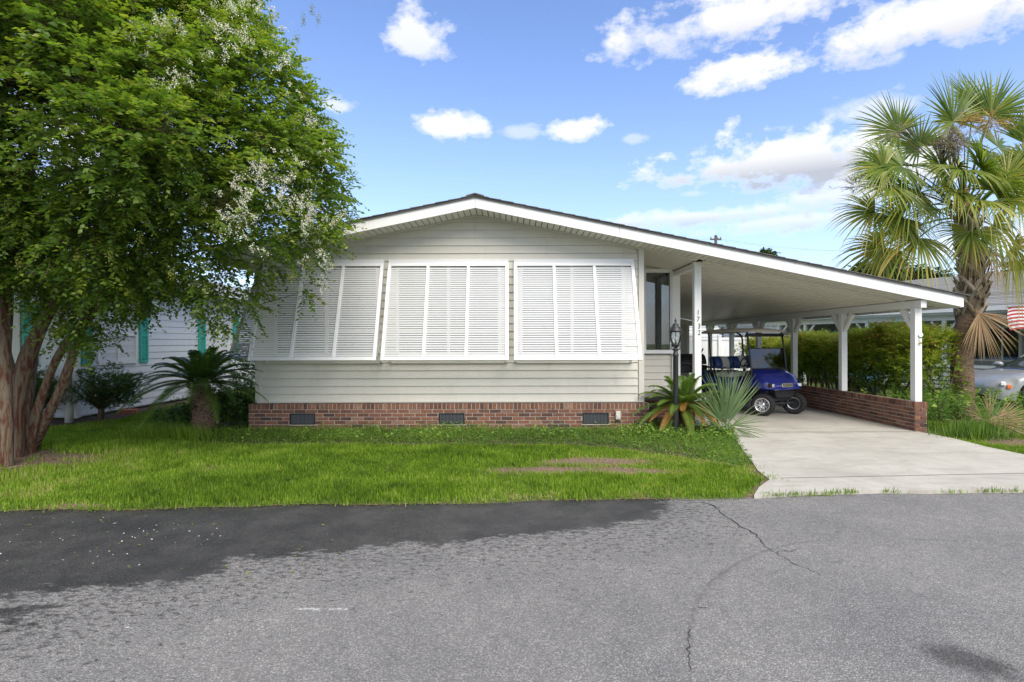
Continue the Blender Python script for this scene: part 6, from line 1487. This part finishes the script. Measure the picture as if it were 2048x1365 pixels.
for i, (x, lb) in enumerate(((-26, 'tall tree far behind the white neighbouring house'), (-17, 'broad tree far behind the crape myrtle'))):
    far_tree(lb, x, 42, 5.2, 8)

# ================================================================== GRASS AND WEEDS
def in_view(x, y, m=1.2): return np.abs(x) < (1024 / FPX) * y + m
def make_grass():
    def scatter(x0, x1, y0, y1, dens):
        n = int((x1 - x0) * (y1 - y0) * dens); x = rng.uniform(x0, x1, n); y = rng.uniform(y0, y1, n); k = in_view(x, y); return x[k], y[k]
    X = []; Y = []
    for a in ((-8.2, 4.0, 5.3, 9.2, 4600), (-10.5, -4.4, 9.2, 14.5, 2400), (-9.3, -4.9, 14.5, 22, 900), (7.2, 10.5, 6.2, 9.6, 3400), (7.5, 13.5, 9.6, 14.0, 900)):
        x, y = scatter(*a); X.append(x); Y.append(y)
    X = np.concatenate(X); Y = np.concatenate(Y)
    ok = (Y > yroad(X) + rng.normal(-.02, .045, len(X))) & ~drivemask(X + rng.normal(0, .03, len(X)), Y) & ~inpoly(X, Y, BED)
    ok &= ~((X > XL - .05) & (X < 3.6) & (Y > 10.15)); ok &= ~((X < NX + .05) & (Y > NY))
    ok &= ~(inpoly(X, Y, [(-12, 10.3), (-8.6, 10.7), (-8.35, 11.6), (-8.6, 13.2), (-9.0, 16), (-12, 16)]))
    ok &= rng.random(len(X)) > bare_amount(X, Y) * .93
    for c in ((-7.35, 7.35), (-7.2, 7.9), (-7.1, 8.2)): ok &= np.hypot(X - c[0], Y - c[1]) > .22 * rng.uniform(.8, 1.6, len(X))
    ok &= rng.random(len(X)) > .35 * vnoise(X, Y, 2.2, 5) * (vnoise(X, Y, .7, 9))
    X, Y = X[ok], Y[ok]; n = len(X); h = .040 + .045 * vnoise(X, Y, 1.2, 2) ** 1.2 + .03 * (X < -3) * vnoise(X, Y, .8, 4); h *= rng.uniform(.45, 1.45, n); h *= np.where(X > 1, .68, .84)
    a = rng.uniform(0, 2 * pi, n); tilt = rng.uniform(.15, .95, n); D = np.stack([np.cos(a) * tilt, np.sin(a) * tilt, np.full(n, 1.)], -1)
    Nn = np.stack([np.cos(a), np.sin(a), -tilt], -1)
    V, F, q = leaves(np.stack([X, Y, np.full(n, .018)], -1), D, -Nn, h, rng.uniform(.007, .014, n), BLADE)
    R = .50 + .55 * (vnoise(X, Y, .55, 1) - .5) + .5 * (vnoise(X, Y, 3.1, 6) - .5) + .4 * (vnoise(X, Y, 9.0, 16) - .5) + rng.normal(0, .17, n) + .28 * bare_amount(X, Y)
    np_mesh('grass', V, F, 'grass_blade', rnd=np.repeat(np.clip(R, 0, 1), q), kind='stuff'); return n
NG = make_grass()
def make_weeds():
    n = 17000; x = rng.uniform(-7, 4, n); y = rng.uniform(7, 10.25, n); ok = inpoly(x, y, BED) & ~((x > XL - .12) & (x < 2.6) & (y > 10.14)); x, y = x[ok], y[ok]; n = len(x)
    hh = (.09 + .16 * vnoise(x, y, 2.2, 8)) * np.clip((segdist(x, y, BED[:12]) + .08) / .35, .3, 1)
    ax = np.stack([rng.normal(0, .55, n), rng.normal(-.1, .55, n), np.full(n, 1.)], -1); K = 6
    V, F, q = sprays(np.stack([x, y, np.full(n, .02)], -1), ax, hh, K, .038, .020, droop=.1, upn=1., spread=1.0)
    R = np.clip(np.repeat(.45 + .6 * (vnoise(x, y, 1.4, 12) - .5), K) + rng.normal(0, .18, n * K), 0, 1)
    np_mesh('weeds', V, F, 'weed_leaf', rnd=np.repeat(R, q), kind='stuff')
    # grassy stems among them
    n = 26000; x = rng.uniform(-7, 4, n); y = rng.uniform(7, 10.25, n); ok = inpoly(x, y, BED) & ~((x > XL - .12) & (x < 2.6) & (y > 10.14)); x, y = x[ok], y[ok]; n = len(x); a = rng.uniform(0, 2 * pi, n); tl = rng.uniform(.1, .9, n)
    V, F, q = leaves(np.stack([x, y, np.full(n, .02)], -1), np.stack([np.cos(a) * tl, np.sin(a) * tl, np.ones(n)], -1), -np.stack([np.cos(a), np.sin(a), -tl], -1), rng.uniform(.05, .15, n) * np.clip((segdist(x, y, BED[:12]) + .1) / .4, .3, 1), np.full(n, .006), BLADE)
    np_mesh('tall_grass', V, F, 'grass_blade', rnd=np.repeat(np.clip(rng.normal(.5, .2, n), 0, 1), q), kind='stuff')
    # round-leaved creepers with bigger leaves
    n = 380; x = rng.uniform(-4.8, 3.8, n); y = 8.9 + 1.1 * rng.random(n); x = np.where(rng.random(n) < .45, rng.uniform(2.0, 3.9, n), x); ok = inpoly(x, y, BED); x, y = x[ok], y[ok]; n = len(x)
    V, F, q = sprays(np.stack([x, y, np.full(n, .05)], -1), np.stack([rng.normal(0, .4, n), rng.normal(-.2, .4, n), np.ones(n)], -1), rng.uniform(.12, .30, n), 6, .065, .055, droop=.2, upn=1.2)
    np_mesh('creeper', V, F, 'weed_leaf', rnd=np.repeat(np.clip(rng.normal(.72, .15, n * 6), 0, 1), q), kind='stuff')
    # right-hand bed: ferny weeds round the palm and the end of the brick wall
    bl = []
    for _ in range(230):
        x_ = rng.uniform(7.55, 12.2); y_ = rng.uniform(8.9, 12.8)
        edge = 8.95 + .22 * (x_ - 7.5) 
        if y_ < edge: continue
        if x_ > 10.4 and y_ > 10.4: continue
        if abs(x_ - 9.5) < .25 and abs(y_ - 11.5) < .3: continue
        hgt = (.16 + .22 * rng.random()) * (1 if y_ < 10.2 else 1.15) * (.65 if x_ > 10.2 else 1); bl.append((x_, y_, hgt, rng.uniform(.16, .27)))
    for _ in range(28): bl.append((7.68 + rng.uniform(-.05, .35), 9.75 + rng.uniform(-.15, 1.0), rng.uniform(.25, .72), rng.uniform(.13, .2)))
    wd = bush(None, bl, .046, .018, 'weed_leaf', dens=260, K=12, ln=(.14, .30), bias=.46, top=.0, name='fern_weeds', zmin=.03)
    n = 60; x = rng.uniform(7.6, 10.4, n); y = rng.uniform(9.8, 12, n)
    V, F, q = sprays(np.stack([x, y, np.full(n, .45)], -1), np.stack([rng.normal(0, .3, n), rng.normal(-.3, .4, n), np.ones(n)], -1), rng.uniform(.2, .45, n), 7, .11, .075, droop=.3, upn=1.2)
    np_mesh('creeper', V, F, 'weed_leaf', rnd=np.repeat(np.clip(rng.normal(.85, .1, n * 7), 0, 1), q), kind='stuff')
make_weeds()
lf = thing('lily_turf', 'arching pale striped lily turf clump at the front of the right-hand bed', 'plant', (7.85, 9.15, 0))
n = 900; cx_ = rng.normal(7.8, .22, n); cy_ = rng.normal(9.25, .14, n); a = rng.uniform(0, 2 * pi, n); tl = rng.uniform(.3, 1.6, n)
V, F, q = leaves(np.stack([cx_, cy_, np.full(n, .03)], -1), np.stack([np.cos(a) * tl, np.sin(a) * tl, np.ones(n)], -1), -np.stack([np.cos(a), np.sin(a), -tl], -1), rng.uniform(.18, .36, n), np.full(n, .009), BLADE)
np_mesh('leaf_blades', V, F, 'weed_leaf', lf, rnd=np.repeat(rng.random(n), q), kind='stuff')
tt = thing('tuft_grass', 'long drooping grass tuft in front of the left sago palm', 'plant', (-5.9, 9.1, 0))
n = 1500; cx_ = rng.normal(-5.75, .40, n); cy_ = rng.normal(9.15, .14, n); a = rng.uniform(0, 2 * pi, n); tl = rng.uniform(.2, 1.4, n)
V, F, q = leaves(np.stack([cx_, cy_, np.full(n, .03)], -1), np.stack([np.cos(a) * tl - .3, np.sin(a) * tl - .2, np.ones(n)], -1), -np.stack([np.cos(a), np.sin(a), -tl], -1), rng.uniform(.14, .34, n), np.full(n, .007), BLADE)
np_mesh('leaf_blades', V, F, 'grass_blade', tt, rnd=np.repeat(np.clip(rng.normal(.35, .2, n), 0, 1), q), kind='stuff')
# grass creeping over kerb line of the drive, litter under the tree, petals on the road
def flecks(name, n, pts_fn, L, W, mat, z=.006, r=None):
    p = np.array([pts_fn() for _ in range(n)]); B = np.stack([p[:, 0], p[:, 1], np.full(n, z)], -1); D = np.stack([rng.normal(0, 1, n), rng.normal(0, 1, n), rng.normal(0, .1, n)], -1)
    V, F, q = leaves(B, D, np.array([0, 0, 1.]) + rng.normal(0, .15, (n, 3)), rng.uniform(.6, 1.3, n) * L, rng.uniform(.6, 1.3, n) * W, QUADL)
    np_mesh(name, V, F, mat, rnd=np.repeat(rng.random(n) if r is None else np.full(n, r), q), kind='stuff')
def pp_(): 
    px = random.gauss(190, 150); py = 1030 + abs(random.gauss(45, 40)); return G(max(px, -100), max(py, 1032))
flecks('fallen_petals', 60, pp_, .018, .014, 'myrtle_flower', .008, .6)
def tufts():
    cs = [G(x, y) for x, y in ((1612, 991), (1640, 991), (1665, 990), (1682, 991), (1705, 991), (1790, 991), (1900, 991), (1975, 990), (1995, 991), (2030, 991), (1530, 990), (1550, 991), (1575, 991), (1535, 963), (1545, 967), (1522, 955), (1510, 940))]
    cs = [(x, float(yroad(x)) - .02) if i < 13 else (x, y) for i, (x, y) in enumerate(cs)]
    c = np.array(cs); k = np.repeat(np.arange(len(c)), 26); n = len(k); a = rng.uniform(0, 2 * pi, n); tl = rng.uniform(.3, 1.5, n)
    sp = np.where(k < 13, .03, .05)
    B = np.stack([c[k, 0] + rng.normal(0, .07, n), c[k, 1] + rng.normal(0, 1, n) * sp, np.full(n, .02)], -1)
    V, F, q = leaves(B, np.stack([np.cos(a) * tl, np.sin(a) * tl, np.ones(n)], -1), -np.stack([np.cos(a), np.sin(a), -tl], -1), rng.uniform(.025, .07, n), np.full(n, .008), BLADE)
    np_mesh('verge_grass', V, F, 'grass_blade', rnd=np.repeat(np.clip(rng.normal(.55, .2, n), 0, 1), q), kind='stuff')
tufts()
def dl():
    return (random.uniform(3.3, 7.1), random.uniform(6.4, 12))
flecks('driveway_litter', 130, dl, .022, .010, 'litter', .046)
flecks('fallen_leaves', 26, lambda: G(random.uniform(0, 700), random.uniform(1030, 1160)), .035, .015, 'seed_cluster', .009)
def lit():
    px = random.gauss(40, 90); py = 925 + random.gauss(0, 22); return G(px, max(py, 880))
flecks('leaf_litter', 900, lit, .05, .022, 'litter', .035)
def le():
    x = random.uniform(-6, 3); return (x, float(yroad(x)) + random.gauss(-.01, .03))
flecks('edge_debris', 900, le, .03, .008, 'litter', .012)
print('grass', NG, 'objects', len(bpy.data.objects), 'tris', sum(len(o.data.polygons) for o in bpy.data.objects if o.type == 'MESH'))
